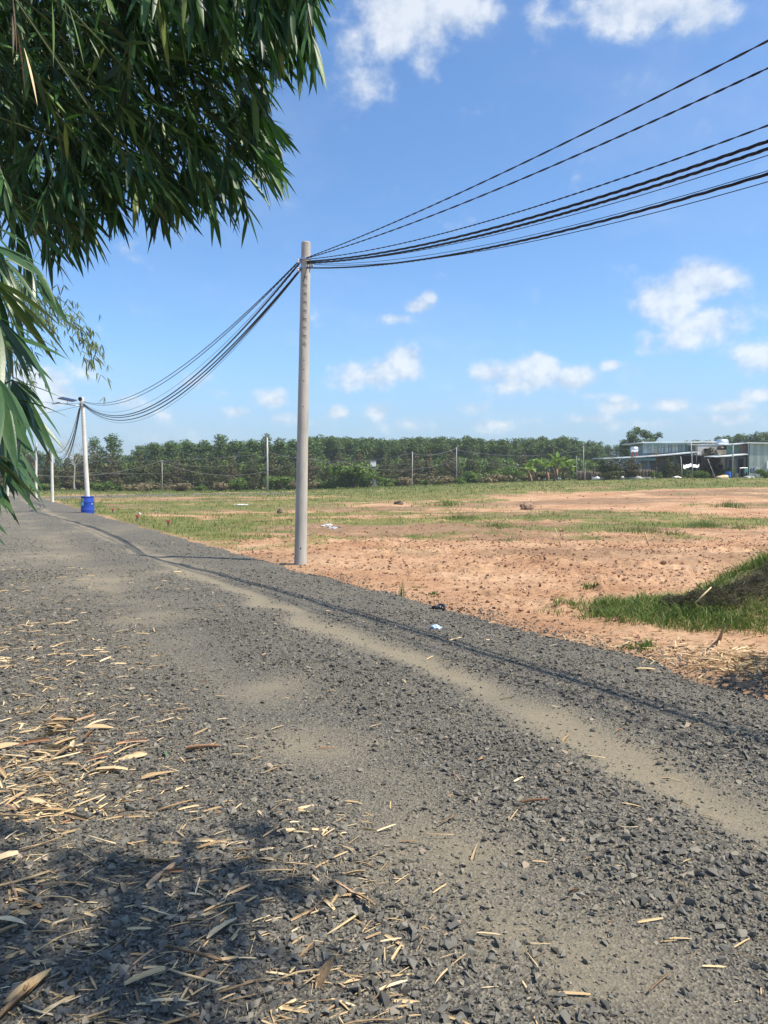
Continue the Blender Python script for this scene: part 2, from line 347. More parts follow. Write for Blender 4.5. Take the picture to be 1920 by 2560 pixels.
M_post = flat('grey_post', (.32, .32, .31), 0.8)
M_postlight = flat('pale_post', (.46, .44, .40), 0.8)
M_wood = flat('weathered_wood', (.22, .18, .14), 0.9, var=.3)
M_tan = mat_noise('tan_tarpaulin', [(0.3, (.52, .36, .18)), (0.7, (.72, .58, .40))], 2, 4, 0.7)
M_teal = flat('teal_cloth', (.10, .30, .26), 0.8)
M_greycloth = flat('grey_cover', (.42, .42, .40), 0.7)
M_red = flat('red_paint', (.42, .075, .055), 0.7)
M_blackbag = mat_noise('black_plastic_film', [(0.3, (.008, .008, .009)), (0.7, (.02, .02, .022))], 20, 3, 0.28, 0.4, 40, spec=0.6)
M_bluebag = mat_noise('pale_blue_plastic_film', [(0.3, (.28, .46, .72)), (0.7, (.60, .70, .82))], 20, 3, 0.25, 0.4, 40)
M_cloth = flat('denim_and_grey_cloth', (.18, .21, .26), 0.9, var=.6, scale=3)
M_pv = flat('solar_cell', (.02, .025, .05), 0.12)
M_rock = mat_noise('brown_rock', [(0.2, (.17, .11, .075)), (0.5, (.30, .20, .13)), (0.8, (.42, .32, .23))], 14, 5, 0.95, 0.6, 40)
M_rockw = mat_noise('pale_rock', [(0.2, (.45, .40, .33)), (0.8, (.72, .68, .60))], 9, 5, 0.9, 0.4, 40)
M_sticker = flat('green_label', (.30, .40, .10), 0.5)
M_sticker2 = flat('turquoise_label', (.20, .62, .62), 0.5)

def ground_material():
    m = bpy.data.materials.new('red_earth_and_grass'); m.use_nodes = True; nt = m.node_tree; N = nt.nodes; L = nt.links
    b = N['Principled BSDF']; b.inputs['Roughness'].default_value = 0.96; b.inputs['Specular IOR Level'].default_value = 0.1
    tc = N.new('ShaderNodeTexCoord')
    def noi(s, d, r=0.6):
        n = N.new('ShaderNodeTexNoise'); n.inputs['Scale'].default_value = s; n.inputs['Detail'].default_value = d; n.inputs['Roughness'].default_value = r
        L.new(tc.outputs['Object'], n.inputs['Vector']); return n.outputs[0]
    def ramp(f, st):
        r = N.new('ShaderNodeValToRGB'); cr = r.color_ramp
        while len(cr.elements) > 1: cr.elements.remove(cr.elements[-1])
        for i, (p, c) in enumerate(st):
            e = cr.elements[0] if i == 0 else cr.elements.new(p); e.position = p; e.color = (*c, 1)
        L.new(f, r.inputs[0]); return r.outputs[0]
    def mix(f, a, c, mode='MIX'):
        x = N.new('ShaderNodeMix'); x.data_type = 'RGBA'; x.blend_type = mode
        if isinstance(f, float): x.inputs[0].default_value = f
        else: L.new(f, x.inputs[0])
        L.new(a, x.inputs[6])
        if isinstance(c, tuple): x.inputs[7].default_value = (*c, 1)
        else: L.new(c, x.inputs[7])
        return x.outputs[2]
    dirt = ramp(noi(0.45, 8, 0.65), [(0.3, (.31, .168, .092)), (0.48, (.42, .252, .146)), (0.62, (.50, .325, .20)), (0.78, (.54, .385, .255))])
    fine = ramp(noi(9, 8, 0.72), [(0.28, (.42, .40, .38)), (0.5, (.95, .95, .95)), (0.72, (1.22, 1.2, 1.16))])
    dirt = mix(1.0, dirt, fine, 'MULTIPLY')
    grass = ramp(noi(2.2, 8, 0.7), [(0.3, (.06, .092, .020)), (0.5, (.105, .145, .034)), (0.68, (.16, .185, .055)), (0.8, (.26, .22, .105))])
    brown = ramp(noi(1.4, 8, 0.7), [(0.3, (.13, .085, .050)), (0.7, (.27, .185, .115))])
    a = N.new('ShaderNodeAttribute'); a.attribute_name = 'grass'
    a2 = N.new('ShaderNodeAttribute'); a2.attribute_name = 'soil'
    x = mix(a2.outputs['Fac'], dirt, brown)
    gk = N.new('ShaderNodeMath'); gk.operation = 'MULTIPLY'; L.new(a.outputs['Fac'], gk.inputs[0]); gk.inputs[1].default_value = 0.74
    x = mix(gk.outputs[0], x, grass)
    L.new(x, b.inputs['Base Color'])
    bp = N.new('ShaderNodeBump'); bp.inputs['Strength'].default_value = 0.9; bp.inputs['Distance'].default_value = 0.05
    L.new(noi(7, 10, 0.75), bp.inputs['Height']); L.new(bp.outputs[0], b.inputs['Normal'])
    return m
M_ground = ground_material()

def road_material():
    m = bpy.data.materials.new('gravel_and_dust'); m.use_nodes = True; nt = m.node_tree; N = nt.nodes; L = nt.links
    b = N['Principled BSDF']; b.inputs['Roughness'].default_value = 0.93; b.inputs['Specular IOR Level'].default_value = 0.2
    tc = N.new('ShaderNodeTexCoord')
    vo = N.new('ShaderNodeTexVoronoi'); vo.inputs['Scale'].default_value = 95; L.new(tc.outputs['Object'], vo.inputs['Vector'])
    n1 = N.new('ShaderNodeTexNoise'); n1.inputs['Scale'].default_value = 70; n1.inputs['Detail'].default_value = 8; n1.inputs['Roughness'].default_value = 0.75; L.new(tc.outputs['Object'], n1.inputs['Vector'])
    n2 = N.new('ShaderNodeTexNoise'); n2.inputs['Scale'].default_value = 0.9; n2.inputs['Detail'].default_value = 7; n2.inputs['Roughness'].default_value = 0.65; L.new(tc.outputs['Object'], n2.inputs['Vector'])
    def ramp(f, st):
        r = N.new('ShaderNodeValToRGB'); cr = r.color_ramp
        while len(cr.elements) > 1: cr.elements.remove(cr.elements[-1])
        for i, (p, c) in enumerate(st):
            e = cr.elements[0] if i == 0 else cr.elements.new(p); e.position = p; e.color = (*c, 1)
        L.new(f, r.inputs[0]); return r.outputs[0]
    sepc = N.new('ShaderNodeSeparateColor'); L.new(vo.outputs['Color'], sepc.inputs[0])
    stone = ramp(sepc.outputs[0], [(0.0, (.060, .055, .045)), (0.5, (.125, .118, .101)), (0.85, (.183, .170, .138)), (1.0, (.25, .215, .16))])
    dust = ramp(n1.outputs[0], [(0.25, (.115, .098, .070)), (0.5, (.205, .177, .124)), (0.75, (.30, .26, .182))])
    a = N.new('ShaderNodeAttribute'); a.attribute_name = 'dust'
    mm = N.new('ShaderNodeMath'); mm.operation = 'MULTIPLY_ADD'; L.new(n2.outputs[0], mm.inputs[0]); mm.inputs[1].default_value = 0.9; L.new(a.outputs['Fac'], mm.inputs[2])
    mr = N.new('ShaderNodeMapRange'); L.new(mm.outputs[0], mr.inputs[0]); mr.inputs[1].default_value = 0.42; mr.inputs[2].default_value = 1.25
    x = N.new('ShaderNodeMix'); x.data_type = 'RGBA'; L.new(mr.outputs[0], x.inputs[0]); L.new(stone, x.inputs[6]); L.new(dust, x.inputs[7])
    L.new(x.outputs[2], b.inputs['Base Color'])
    inv = N.new('ShaderNodeMath'); inv.operation = 'SUBTRACT'; inv.inputs[0].default_value = 1.0; L.new(mr.outputs[0], inv.inputs[1])
    hh = N.new('ShaderNodeMath'); hh.operation = 'MULTIPLY'; L.new(vo.outputs['Distance'], hh.inputs[0]); L.new(inv.outputs[0], hh.inputs[1])
    h2 = N.new('ShaderNodeMath'); h2.operation = 'MULTIPLY_ADD'; L.new(n1.outputs[0], h2.inputs[0]); h2.inputs[1].default_value = 0.5; L.new(hh.outputs[0], h2.inputs[2])
    bp = N.new('ShaderNodeBump'); bp.inputs['Strength'].default_value = 0.9; bp.inputs['Distance'].default_value = 0.012
    L.new(h2.outputs[0], bp.inputs['Height']); L.new(bp.outputs[0], b.inputs['Normal'])
    return m
M_road = road_material()

# ------------------------------------------------------------------ ground
def grass_cover(x, y):
    """how much of the soil is green, 0..1"""
    x = np.asarray(x, float); y = np.asarray(y, float); u = road_u(x, y)
    n = fbm(x * 0.16, y * 0.30, 5, 61); n2 = fbm(x * 0.9, y * 0.9, 5, 71)
    bias = -0.34 + 0.17 * S(y, 14, 20) + 0.185 * S(y, 21, 31) + 0.06 * S(y, 40, 60) * (x < 8)
    bias = bias - 0.36 * np.exp(-((y - (47 + 0.16 * x)) / 7.5) ** 2) * S(x, 2, 14)                # bare strip across the right
    bias = bias + 0.27 * S(y, 57 + 0.05 * x, 66 + 0.05 * x) * S(x, -12, 6) + 0.25 * S(y, 84, 96)
    bias = bias + 0.24 * np.exp(-((u + 1.0) / 0.8) ** 2) * S(y, 19, 24) + 0.2 * S(y, 100, 112)
    bias = bias + 0.85 * np.exp(-(((x - 4.4) / 1.5) ** 2 + ((y - 8.6) / 0.8) ** 2))
    g = S(n + 0.62 * (n2 - 0.5) + bias, 0.36, 0.62)
    return g * (1 - S(u, -0.2, 0.2) * (1 - S(u, 6.0, 7.0)))
def build_ground():
    a0, a1 = R(-34), R(34)
    az = np.concatenate([np.linspace(R(-180), a0, 36, endpoint=False), np.linspace(a0, a1, 440, endpoint=False), np.linspace(a1, R(180), 36, endpoint=False)])
    rr = np.concatenate([[0.4, 1.0, 2.0, 3.0, 4.0], np.geomspace(4.6, 130, 430), np.geomspace(136, 6000, 36)])
    A, Rr = np.meshgrid(az, rr); X = Rr * np.sin(A); Y = Rr * np.cos(A); Z = field_z(X, Y)
    nr, na = A.shape; idx = np.arange(nr * na).reshape(nr, na); nx = np.roll(idx, -1, 1)
    F = np.stack([idx[:-1], nx[:-1], nx[1:], idx[1:]], -1).reshape(-1, 4)[:, ::-1]
    V = np.stack([X, Y, Z], -1).reshape(-1, 3)
    V = np.vstack([V, [[0, 0, float(field_z(0, 0))]]])
    me = mesh_np('ground', V, F, M_ground, True)
    g = grass_cover(V[:, 0], V[:, 1])
    soil = S(fbm(V[:, 0] * 0.13, V[:, 1] * 0.26, 4, 91) + 0.22 * (fbm(V[:, 0] * 1.3, V[:, 1] * 1.3, 3, 95) - .5) + 0.10 * S(V[:, 1], 17, 24) - 0.05, 0.50, 0.64) * S(V[:, 1], 12, 19) * 0.75
    soil = np.maximum(soil, 0.8 * np.exp(-((V[:, 0] - 3.6) ** 2 / 1.4 + (V[:, 1] - 6.0) ** 2 / 0.12)))
    for nme, val in (('grass', g), ('soil', soil)):
        at_ = me.attributes.new(nme, 'FLOAT', 'POINT'); at_.data.foreach_set('value', val.astype(np.float32))
    tag(link('ground', me), 'red earth field with patches of grass', None, None, 'structure')
build_ground()
def build_road():
    ys = np.concatenate([np.linspace(-9, 1.6, 30, endpoint=False), np.geomspace(1.6, 96, 560)])
    us = np.linspace(-0.75, 7.4, 150)
    Ug, Yg = np.meshgrid(us, ys); Xg = 6.0 - 0.55 * Yg - 1.1413 * Ug; Z = road_z(Xg, Yg)
    nr, na = Ug.shape; idx = np.arange(nr * na).reshape(nr, na)
    F = np.stack([idx[:-1, :-1], idx[1:, :-1], idx[1:, 1:], idx[:-1, 1:]], -1).reshape(-1, 4)
    V = np.stack([Xg, Yg, Z], -1).reshape(-1, 3)
    me = mesh_np('gravel_road', V, F, M_road, True)
    u = u_jit(V[:, 0], V[:, 1])
    du = 1.0 * 0.92 * np.exp(-((u - 2.02) / 0.20) ** 2) * (.35 + 1.15 * fbm(V[:, 0] * 1.7, V[:, 1] * 1.7, 4, 15)) + 1.1 * np.exp(-((u - 3.5) / 0.45) ** 2) * np.maximum(fbm(V[:, 0] * .9, V[:, 1] * .9, 3, 14) - .38, 0) + 0.18 * S(V[:, 1], 7, 20) * S(u, 2.6, 4.0)
    du = du + 0.52 * dusty(V[:, 0], V[:, 1])
    du = du + 0.25 * np.maximum(fbm(V[:, 0] * 1.1, V[:, 1] * 1.1, 3, 114) - .5, 0)
    a = me.attributes.new('dust', 'FLOAT', 'POINT'); a.data.foreach_set('value', du.astype(np.float32))
    tag(link('gravel_road', me), 'dark crushed stone road with dusty wheel tracks', None, None, 'structure')
    # the track that turns off to the right at the far end
    lo = [(-20, 1253), (60, 1249), (150, 1246), (250, 1243.5), (380, 1241), (520, 1238.5), (640, 1236.5), (760, 1235)]
    hi = [(p[0], p[1] - 5.0 + i * 0.25) for i, p in enumerate(lo)]
    V = []; F = []
    for (a_, b_) in zip(lo, hi):
        A = hit(*a_); B = hit(*b_)
        for k in range(5):
            p = A.lerp(B, k / 4); V.append((p.x, p.y, float(field_z(p.x, p.y)) + 0.06 - (0.1 if k in (0, 4) else 0)))
    for i in range(len(lo) - 1):
        for k in range(4): F.append((i * 5 + k, i * 5 + k + 5, i * 5 + k + 6, i * 5 + k + 1))
    me = bpy.data.meshes.new('gravel_track'); me.from_pydata(V, [], F); me.materials.append(M_road); me.update()
    tag(link('gravel_track', me), 'gravel track turning off behind the field', None, None, 'structure')
build_road()

# ------------------------------------------------------------------ stones, clods
def stone_lib(n, seed, flatness=0.62):
    r = np.random.default_rng(seed); lib = []
    import bmesh
    for _ in range(n):
        bm = bmesh.new(); k = r.integers(6, 9)
        P = r.normal(size=(k, 3)); P /= np.linalg.norm(P, axis=1)[:, None]
        P *= r.uniform(0.75, 1.1, (k, 1)); P *= np.array([1.0, r.uniform(.6, .9), r.uniform(flatness - .15, flatness + .15)])
        for p in P: bm.verts.new(p)
        bmesh.ops.convex_hull(bm, input=bm.verts)
        bm.verts.ensure_lookup_table()
        vs_ = [v for v in bm.verts if v.link_faces]; ix = {v: i for i, v in enumerate(vs_)}
        lib.append((np.array([v.co[:] for v in vs_]), np.array([[ix[v] for v in f.verts] for f in bm.faces])))
        bm.free()
    return lib
def scatter_stones(name, mat, pos, size, tint, lib, seed, label, tilt=0.5):
    r = np.random.default_rng(seed); n = len(pos); which = r.integers(0, len(lib), n); Vs = []; Fs = []; Ts = []; off = 0
    for k, (LV, LF) in enumerate(lib):
        i = np.nonzero(which == k)[0]
        if len(i) == 0: continue
        m = len(i); a = r.uniform(0, 2 * np.pi, m); tx = r.normal(0, tilt, m); ca, sa, ct, st = np.cos(a), np.sin(a), np.cos(tx), np.sin(tx)
        P = LV[None] * size[i][:, None, None]
        y = P[..., 1] * ct[:, None] - P[..., 2] * st[:, None]; z = P[..., 1] * st[:, None] + P[..., 2] * ct[:, None]; x = P[..., 0]
        Q = np.stack([x * ca[:, None] - y * sa[:, None], x * sa[:, None] + y * ca[:, None], z], -1) + pos[i][:, None, :]
        nv = LV.shape[0]
        Fs.append((LF[None] + (np.arange(m) * nv)[:, None, None]).reshape(-1, 3) + off); Vs.append(Q.reshape(-1, 3)); Ts.append(np.repeat(tint[i], nv)); off += m * nv
    me = mesh_np(name, np.vstack(Vs), np.vstack(Fs), mat, False, np.concatenate(Ts))
    return tag(link(name, me), label, None, None, 'stuff')
LIB = stone_lib(36, 3); LIBC = stone_lib(24, 5, 0.7)
def build_gravel():
    r = np.random.default_rng(11); P = []; Sz = []; T = []
    for (y0, y1, dens) in ((0.6, 1.7, 1500), (1.7, 3.0, 4800), (3.0, 4.5, 3500), (4.5, 6.5, 2000), (6.5, 9, 1350), (9, 13, 560), (13, 20, 160), (20, 32, 40)):
        w = 0.60 * y1 + 2.2; n = int(dens * (y1 - y0) * 2 * w)
        x = r.uniform(-w, w, n); y = r.uniform(y0, y1, n); u = u_jit(x, y)
        k = (u > -0.10 - 0.55 * r.random(n) ** 3) & (u < 6.6) & ((np.abs(x) < 0.54 * y + 0.2) | ((np.abs(x) < 0.56 * y + 2.0) & (r.random(n) < 0.30)))
        dn = 0.55 + 1.1 * (fbm(x * 1.1, y * 1.1, 3, 14)) - 0.95 * np.minimum(rut(u) * (0.6 + 0.4 * (u < 2.8)), 1)
        dn = dn - 0.5 * np.minimum(dusty(x, y), 1); k &= r.random(n) < np.clip(dn, 0.20, 1)
        x, y, u = x[k], y[k], u[k]; m = len(x); ru = np.minimum(np.maximum(rut(u), dusty(x, y)), 1)
        s = np.exp(r.normal(math.log(0.0082), 0.55, m)) * (1 - 0.45 * ru) * (1.0 + 0.35 * S(y, 6, 14)); s = np.clip(s, 0.0035, 0.027)
        big = r.random(m) < 0.012; s = np.where(big & (ru < .3), r.uniform(.022, .034, m), s)
        P.append(np.stack([x, y, np.maximum(road_z(x, y), np.where(u < .6, field_z(x, y), -9)) + s * 0.28], -1)); Sz.append(s)
        t = np.clip(r.normal(0.44, 0.18, m) + 0.30 * ru * r.random(m) + 0.16 * (fbm(x * .7, y * .7, 2, 77) - .5), 0, .8); t = np.where(r.random(m) < 0.022, r.uniform(.85, 1.0, m), t)
        T.append(t)
    scatter_stones('gravel', M_gravel, np.vstack(P), np.concatenate(Sz), np.concatenate(T), LIB, 12, 'loose dark crushed stone covering the road')
build_gravel()
def build_clods():
    r = np.random.default_rng(21); P = []; Sz = []; T = []
    for (y0, y1, n, lo, hi) in ((5.5, 9, 6000, .006, .035), (9, 14, 13000, .009, .055), (14, 22, 15000, .013, .065), (22, 36, 7000, .02, .08), (36, 70, 2500, .04, .10)):
        w = 0.58 * y1 + 1; x = r.uniform(-w, w, n); y = r.uniform(y0, y1, n); u = road_u(x, y)
        k = (u < -0.05) & (r.random(n) < 1.15 - grass_cover(x, y)) & (r.random(n) < 0.25 + 1.3 * fbm(x * .5, y * .5, 3, 31) ** 1.3)
        x, y = x[k], y[k]; s = lo + (hi - lo) * r.random(len(x)) ** 3.2
        P.append(np.stack([x, y, field_z(x, y) + s * 0.15], -1)); Sz.append(s); T.append(np.clip(r.normal(.42, .2, len(x)), 0, 1))
    scatter_stones('dirt_clods', M_clod, np.vstack(P), np.concatenate(Sz), np.concatenate(T), LIBC, 22, 'small clods of red earth strewn over the bare field')
build_clods()
def rock(px, py, size, mat, label, cat='rock', group=None, surf=field_z):
    p = hit(px, py, surf); LV, LF = LIBC[random.randrange(len(LIBC))]
    import bmesh
    me = mesh_np('rock', LV * size, LF, mat); bm = bmesh.new(); bm.from_mesh(me)
    bmesh.ops.subdivide_edges(bm, edges=bm.edges, cuts=2, use_grid_fill=True)
    for v in bm.verts:
        v.co += v.co.normalized() * size * 0.16 * (float(vnoise(v.co.x / size * 3 + px, v.co.y / size * 3 + v.co.z / size * 2)) - .5)
    bm.to_mesh(me); bm.free()
    o = link('rock', me, None, (p.x, p.y, p.z + size * 0.22)); o.rotation_euler = (0, 0, random.uniform(0, 6))
    return tag(o, label, cat, group)
rock(1507, 1412, .115, M_rock, 'brown rock, leftmost of two large ones lying on the red earth', group='larger rocks on the red earth')
rock(1657, 1412, .125, M_rock, 'brown rock, rightmost of two large ones lying on the red earth', group='larger rocks on the red earth')
rock(1541, 1455, .06, M_rock, 'small brown rock just behind the left end of the grass bank', group='larger rocks on the red earth')
rock(1243, 1413, .07, M_rock, 'dark lump of earth right of the tall rush on the red field', group='larger rocks on the red earth')
rock(1385, 1413, .08, M_rock, 'brown lump of earth halfway between the rush and the large rocks', group='larger rocks on the red earth')
rock(893, 1352, .13, M_rock, 'brown stone right of the near concrete pole at the dirt edge', group='larger rocks on the red earth')
rock(1813, 1322, .13, M_rock, 'dark brown stone right of the grass tufts on the bare field', group='larger rocks on the red earth')
rock(922, 1447, .05, M_rock, 'small brown stone by the gravel edge right of the near pole', group='larger rocks on the red earth')
rock(390, 1284, .15, M_rockw, 'white stone on the red earth right of the blue barrel', group='pale stones')
rock(348, 1287, .15, M_rockw, 'pale flat stone behind the leftmost low red stake', group='pale stones')
rock(1737, 1633, .055, M_rock, 'grey brown stone at the foot of the grass bank', group='stones at the foot of the grass bank')
rock(1773, 1622, .035, M_rockw, 'small white stone at the foot of the grass bank', group='stones at the foot of the grass bank')
rock(1510, 1570, .03, M_rock, 'small reddish stone on bare earth left of the grass bank', group='stones at the foot of the grass bank')
rock(1700, 1642, .03, M_rockw, 'small pale stone at the gravel edge below the grass bank', group='stones at the foot of the grass bank')
rock(1240, 1500, .035, M_rockw, 'pale stone at the gravel edge right of the black bag', group='stones at the foot of the grass bank')
rock(1655, 1912, .034, M_gravel, 'big dark angular gravel stone standing out of the road', group='large gravel stones', surf=road_z)
rock(660, 1757, .03, M_gravel, 'single big dark stone left of the first dusty patch', group='large gravel stones', surf=road_z)

# ------------------------------------------------------------------ utility poles
def make_shaft(H=6.3, r0=0.122, r1=0.088, buried=0.4):
    mb = MB(); n = 40; V = []; rings = [-buried, 0.0, 0.6, 1.5, 2.5, 3.5, 4.5, 5.4, H - 0.02, H]
    for i, z in enumerate(rings):
        r = r0 + (r1 - r0) * max(z, 0) / H
        if i == len(rings) - 1: r -= 0.012
        for j in range(n):
            q = 2 * math.pi * j / n; x = math.cos(q); y = math.sin(q); d = x * math.cos(R(209)) + y * math.sin(R(209))
            if d > 0.875: k = 0.875 / d; x *= k; y *= k
            V.append((x * r, y * r, z))
    m = len(rings)
    F = [(i * n + j, i * n + (j + 1) % n, (i + 1) * n + (j + 1) % n, (i + 1) * n + j) for i in range(m - 1) for j in range(n)]
    F += [tuple(range(n - 1, -1, -1)), tuple((m - 1) * n + j for j in range(n))]
    mb.add(V, F); o = mb.build('shaft', M_concrete)
    cut = MB()
    def rr(z): return r0 + (r1 - r0) * z / H
    for k in range(9):                                    # pockets with a bolt hole
        z = H - 0.72 - k * 0.162
        cut.box((0.012, -rr(z) - 0.005, z), (0.072, 0.036, 0.085)); cut.lathe([(0.011, -0.09), (0.011, 0.02)], 10, (0.012, -rr(z) + 0.02, z - 0.012), Matrix.Rotation(R(90), 3, 'X'))
    for z in (4.35, 4.0, 3.82, 3.6, 3.1, 0.33):
        cut.lathe([(0.016 if z < 1 else 0.011, -0.07), (0.016 if z < 1 else 0.011, 0.05)], 10, (0.012, -rr(z) + 0.03, z), Matrix.Rotation(R(90), 3, 'X'))
    c = cut.build('cutter', M_concrete)
    md = o.modifiers.new('b', 'BOOLEAN'); md.operation = 'DIFFERENCE'; md.object = c; md.solver = 'EXACT'
    dg = bpy.context.evaluated_depsgraph_get(); me = bpy.data.meshes.new_from_object(o.evaluated_get(dg)); me.name = 'shaft'
    bpy.data.objects.remove(o); bpy.data.objects.remove(c)
    me.polygons.foreach_set('use_smooth', np.ones(len(me.polygons), dtype=bool))
    try: me.set_sharp_from_angle(angle=R(28))
    except Exception: pass
    return me
SHAFT = make_shaft()
SHAFT_PALE = SHAFT.copy(); SHAFT_PALE.materials[0] = M_concrete_pale  # lighter copy of the concrete, on all poles but the near one
def make_pole(label, loc, H, lean=(0, 0), rz=0.0, rs=1.0, group='concrete poles along the gravel road', p_near=False):
    o = thing('utility_pole', label, 'utility pole', loc, rz, group); k = H / 6.3; o.scale = (rs, rs, k)
    o.rotation_euler = (lean[1], lean[0], rz)
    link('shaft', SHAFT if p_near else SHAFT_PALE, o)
    for z in (5.97, 5.80):
        b = MB(); rr = 0.122 + (0.088 - 0.122) * z / 6.3
        b.lathe([(rr + .001, z - .02), (rr + .006, z - .02), (rr + .006, z + .02), (rr + .001, z + .02)], 28); b.build('steel_band', M_steel, o)
    for (sx, z, y) in ((-1, 5.965, -0.03), (-1, 5.80, -0.04), (1, 5.90, -0.05)):
        rr = 0.091
        br = MB().box((sx * (rr + .03), y, z), (.06, .03, .012)).box((sx * (rr + .03), y, z - .075), (.06, .03, .012)).tube([(sx * (rr + .045), y, z - .09), (sx * (rr + .045), y, z + .02)], .006, 6)
        br.build('bracket', M_steel, o)
        MB().lathe([(.014, -.032), (.027, -.03), (.027, -.014), (.017, -.006), (.017, .006), (.027, .014), (.027, .03), (.014, .032)], 14, (sx * (rr + .045), y, z - .0375)).build('insulator', M_porcelain, o, True)
    return o
def gpt(px, py, dz=0.0):
    p = hit(px, py); return Vector((p.x, p.y, float(field_z(p.x, p.y)) + dz))
P1 = gpt(751, 1411); P2 = gpt(221, 1284); P3 = gpt(131, 1256); P4 = gpt(90, 1247); P5 = gpt(19, 1241)
P0 = P1 + (P1 - P2); P0.z = float(field_z(P0.x, P0.y))
def top_h(p, px, py): return at(px, py, p.y).z - p.z
HP = [6.3, top_h(P1, 770, 605), top_h(P2, 209, 993), top_h(P3, 131, 1104), top_h(P4, 93, 1107), top_h(P5, 22, 1140)]
make_pole('tall concrete pole with bolt pockets standing nearest, at the gravel edge', P1, HP[1], lean=(R(1.25), 0), p_near=True)
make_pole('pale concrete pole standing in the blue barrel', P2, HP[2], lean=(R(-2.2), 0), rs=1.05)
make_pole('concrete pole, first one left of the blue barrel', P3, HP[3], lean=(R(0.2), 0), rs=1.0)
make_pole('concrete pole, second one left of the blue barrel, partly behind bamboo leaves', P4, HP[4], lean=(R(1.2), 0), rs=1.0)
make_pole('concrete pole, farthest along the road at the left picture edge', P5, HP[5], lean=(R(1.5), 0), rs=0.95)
make_pole('concrete pole beyond the right picture edge that holds the near ends of the cables', P0, 6.3)
TOPS = {}
def top(p, H, lean, dz): return Vector((p.x + math.sin(lean) * (H - dz), p.y, p.z + (H - dz)))
A1 = lambda dz: top(P1, HP[1], R(1.25), dz); A2 = lambda dz: top(P2, HP[2], R(-2.2), dz); A3 = lambda dz: top(P3, HP[3], 0, dz); A4 = lambda dz: top(P4, HP[4], R(1.2), dz); A5 = lambda dz: top(P5, HP[5], R(1.5), dz); A0 = lambda dz: P0 + Vector((0, 0, 6.3 - dz))

# ------------------------------------------------------------------ cables
def span(a, b, sag, n):
    return [a.lerp(b, i / n) - Vector((0, 0, 4 * sag * (i / n) * (1 - i / n))) for i in range(n + 1)]
def cable(name, label, a, b, sag, rad, strands=1, pitch=0.4, group=None, mat=None, bundle=None, seed=0):
    L = (b - a).length; mb = MB(); r = random.Random(seed)
    if strands == 1:
        mb.tube(span(a, b, sag, 60), rad, 6)
    else:
        n = int(L / pitch * 7); pts = span(a, b, sag, n); d = (b - a).normalized(); sd_ = d.cross(Vector((0, 0, 1))).normalized(); u_ = sd_.cross(d)
        off = rad * (1.0 if strands == 2 else 1.15); ph = 0; phs = []
        for i in range(n + 1):
            phs.append(ph); ph += 2 * math.pi / 7 * (1 + 0.35 * math.sin(i * 0.031 + seed))
        for s_ in range(strands):
            q = [p + (sd_ * math.cos(phs[i] + 2 * math.pi * s_ / strands) + u_ * math.sin(phs[i] + 2 * math.pi * s_ / strands)) * off for i, p in enumerate(pts)]
            mb.tube(q, rad, 5)
    return tag(mb.build(name, mat or M_cable, None, True), label, 'cable', group)
gR = 'cables running from the near pole to the right'
e = Vector((0.03, -0.1, 0))
cable('overhead_cable', 'uppermost twisted black cable rising from the near pole to the right', A1(.33) + e, A0(.3), .76, .0056, 2, .42, gR, seed=1)
cable('overhead_cable', 'second twisted black cable from the top, right of the near pole', A1(.34) + e, A0(.32), .99, .0056, 2, .40, gR, seed=2)
cable('overhead_cable', 'thin twisted cable just above the thick bundle, right of the near pole', A1(.36) + e, A0(.34), 1.48, .0047, 2, .26, gR, seed=3)
cable('overhead_cable', 'thick twisted cable forming the top of the heavy black bundle', A1(.40) + e, A0(.40), 1.57, .0082, 3, .6, gR, seed=4)
cable('overhead_cable', 'thick twisted cable forming the bottom of the heavy black bundle', A1(.43) + e, A0(.42), 1.61, .0082, 3, .55, gR, seed=5)
cable('overhead_cable', 'thin straight wire hugging the underside of the heavy black bundle', A1(.42) + e, A0(.46), 1.66, .004, 1, .4, gR, seed=6)
cable('overhead_cable', 'thick twisted black cable hanging below the heavy bundle', A1(.52) + e, A0(.45), 1.76, .0074, 3, .6, gR, seed=7)
cable('overhead_cable', 'thin black wire, lowest of the right hand cables but one', A1(.44) + e, A0(.42), 1.80, .0035, 1, .4, gR, seed=8)
cable('overhead_cable', 'lowest thin black wire sagging right of the near pole', A1(.45) + e, A0(.45), 1.88, .0042, 1, .4, gR, seed=9)
gL = 'cables sagging between the near pole and the pole in the blue barrel'
f = Vector((-.1, 0, 0)); h = Vector((.08, -.05, 0))
for i, (z1, z2, sg, rd, st, lb) in enumerate([(.33, .22, .98, .0066, 2, 'uppermost twisted cable sagging from the near pole to the barrel pole'), (.34, .24, 1.08, .0066, 2, 'second cable from the top sagging from the near pole to the barrel pole'),
        (.36, .32, 1.40, .005, 1, 'thin wire between the upper and lower cables left of the near pole'), (.38, .34, 1.55, .0092, 3, 'thick twisted cable at the top of the lower group left of the near pole'),
        (.52, .38, 1.55, .0088, 3, 'thick twisted cable in the middle of the lower group left of the near pole'), (.53, .40, 1.66, .0088, 3, 'thick twisted cable at the bottom of the lower group left of the near pole'), (.55, .42, 1.75, .005, 1, 'lowest thin wire sagging left of the near pole')]):
    cable('overhead_cable', lb, A1(z1) + f, A2(z2) + h, sg, rd, st, .42, gL, seed=20 + i)
gB = 'cables hanging from the barrel pole towards the far poles'
for i, (z1, sg, rd) in enumerate([(.3, 1.3, .014), (.36, 1.75, .022), (.42, 1.55, .012), (.46, 2.0, .02), (.5, 2.15, .014)]):
    cable('overhead_cable', ['uppermost', 'thick upper', 'thin middle', 'thick lower', 'lowest'][i] + ' cable drooping left from the barrel pole to the next pole', A2(z1) + f, A3(.3 + .05 * i) + h, sg, rd, 1, .4, gB)
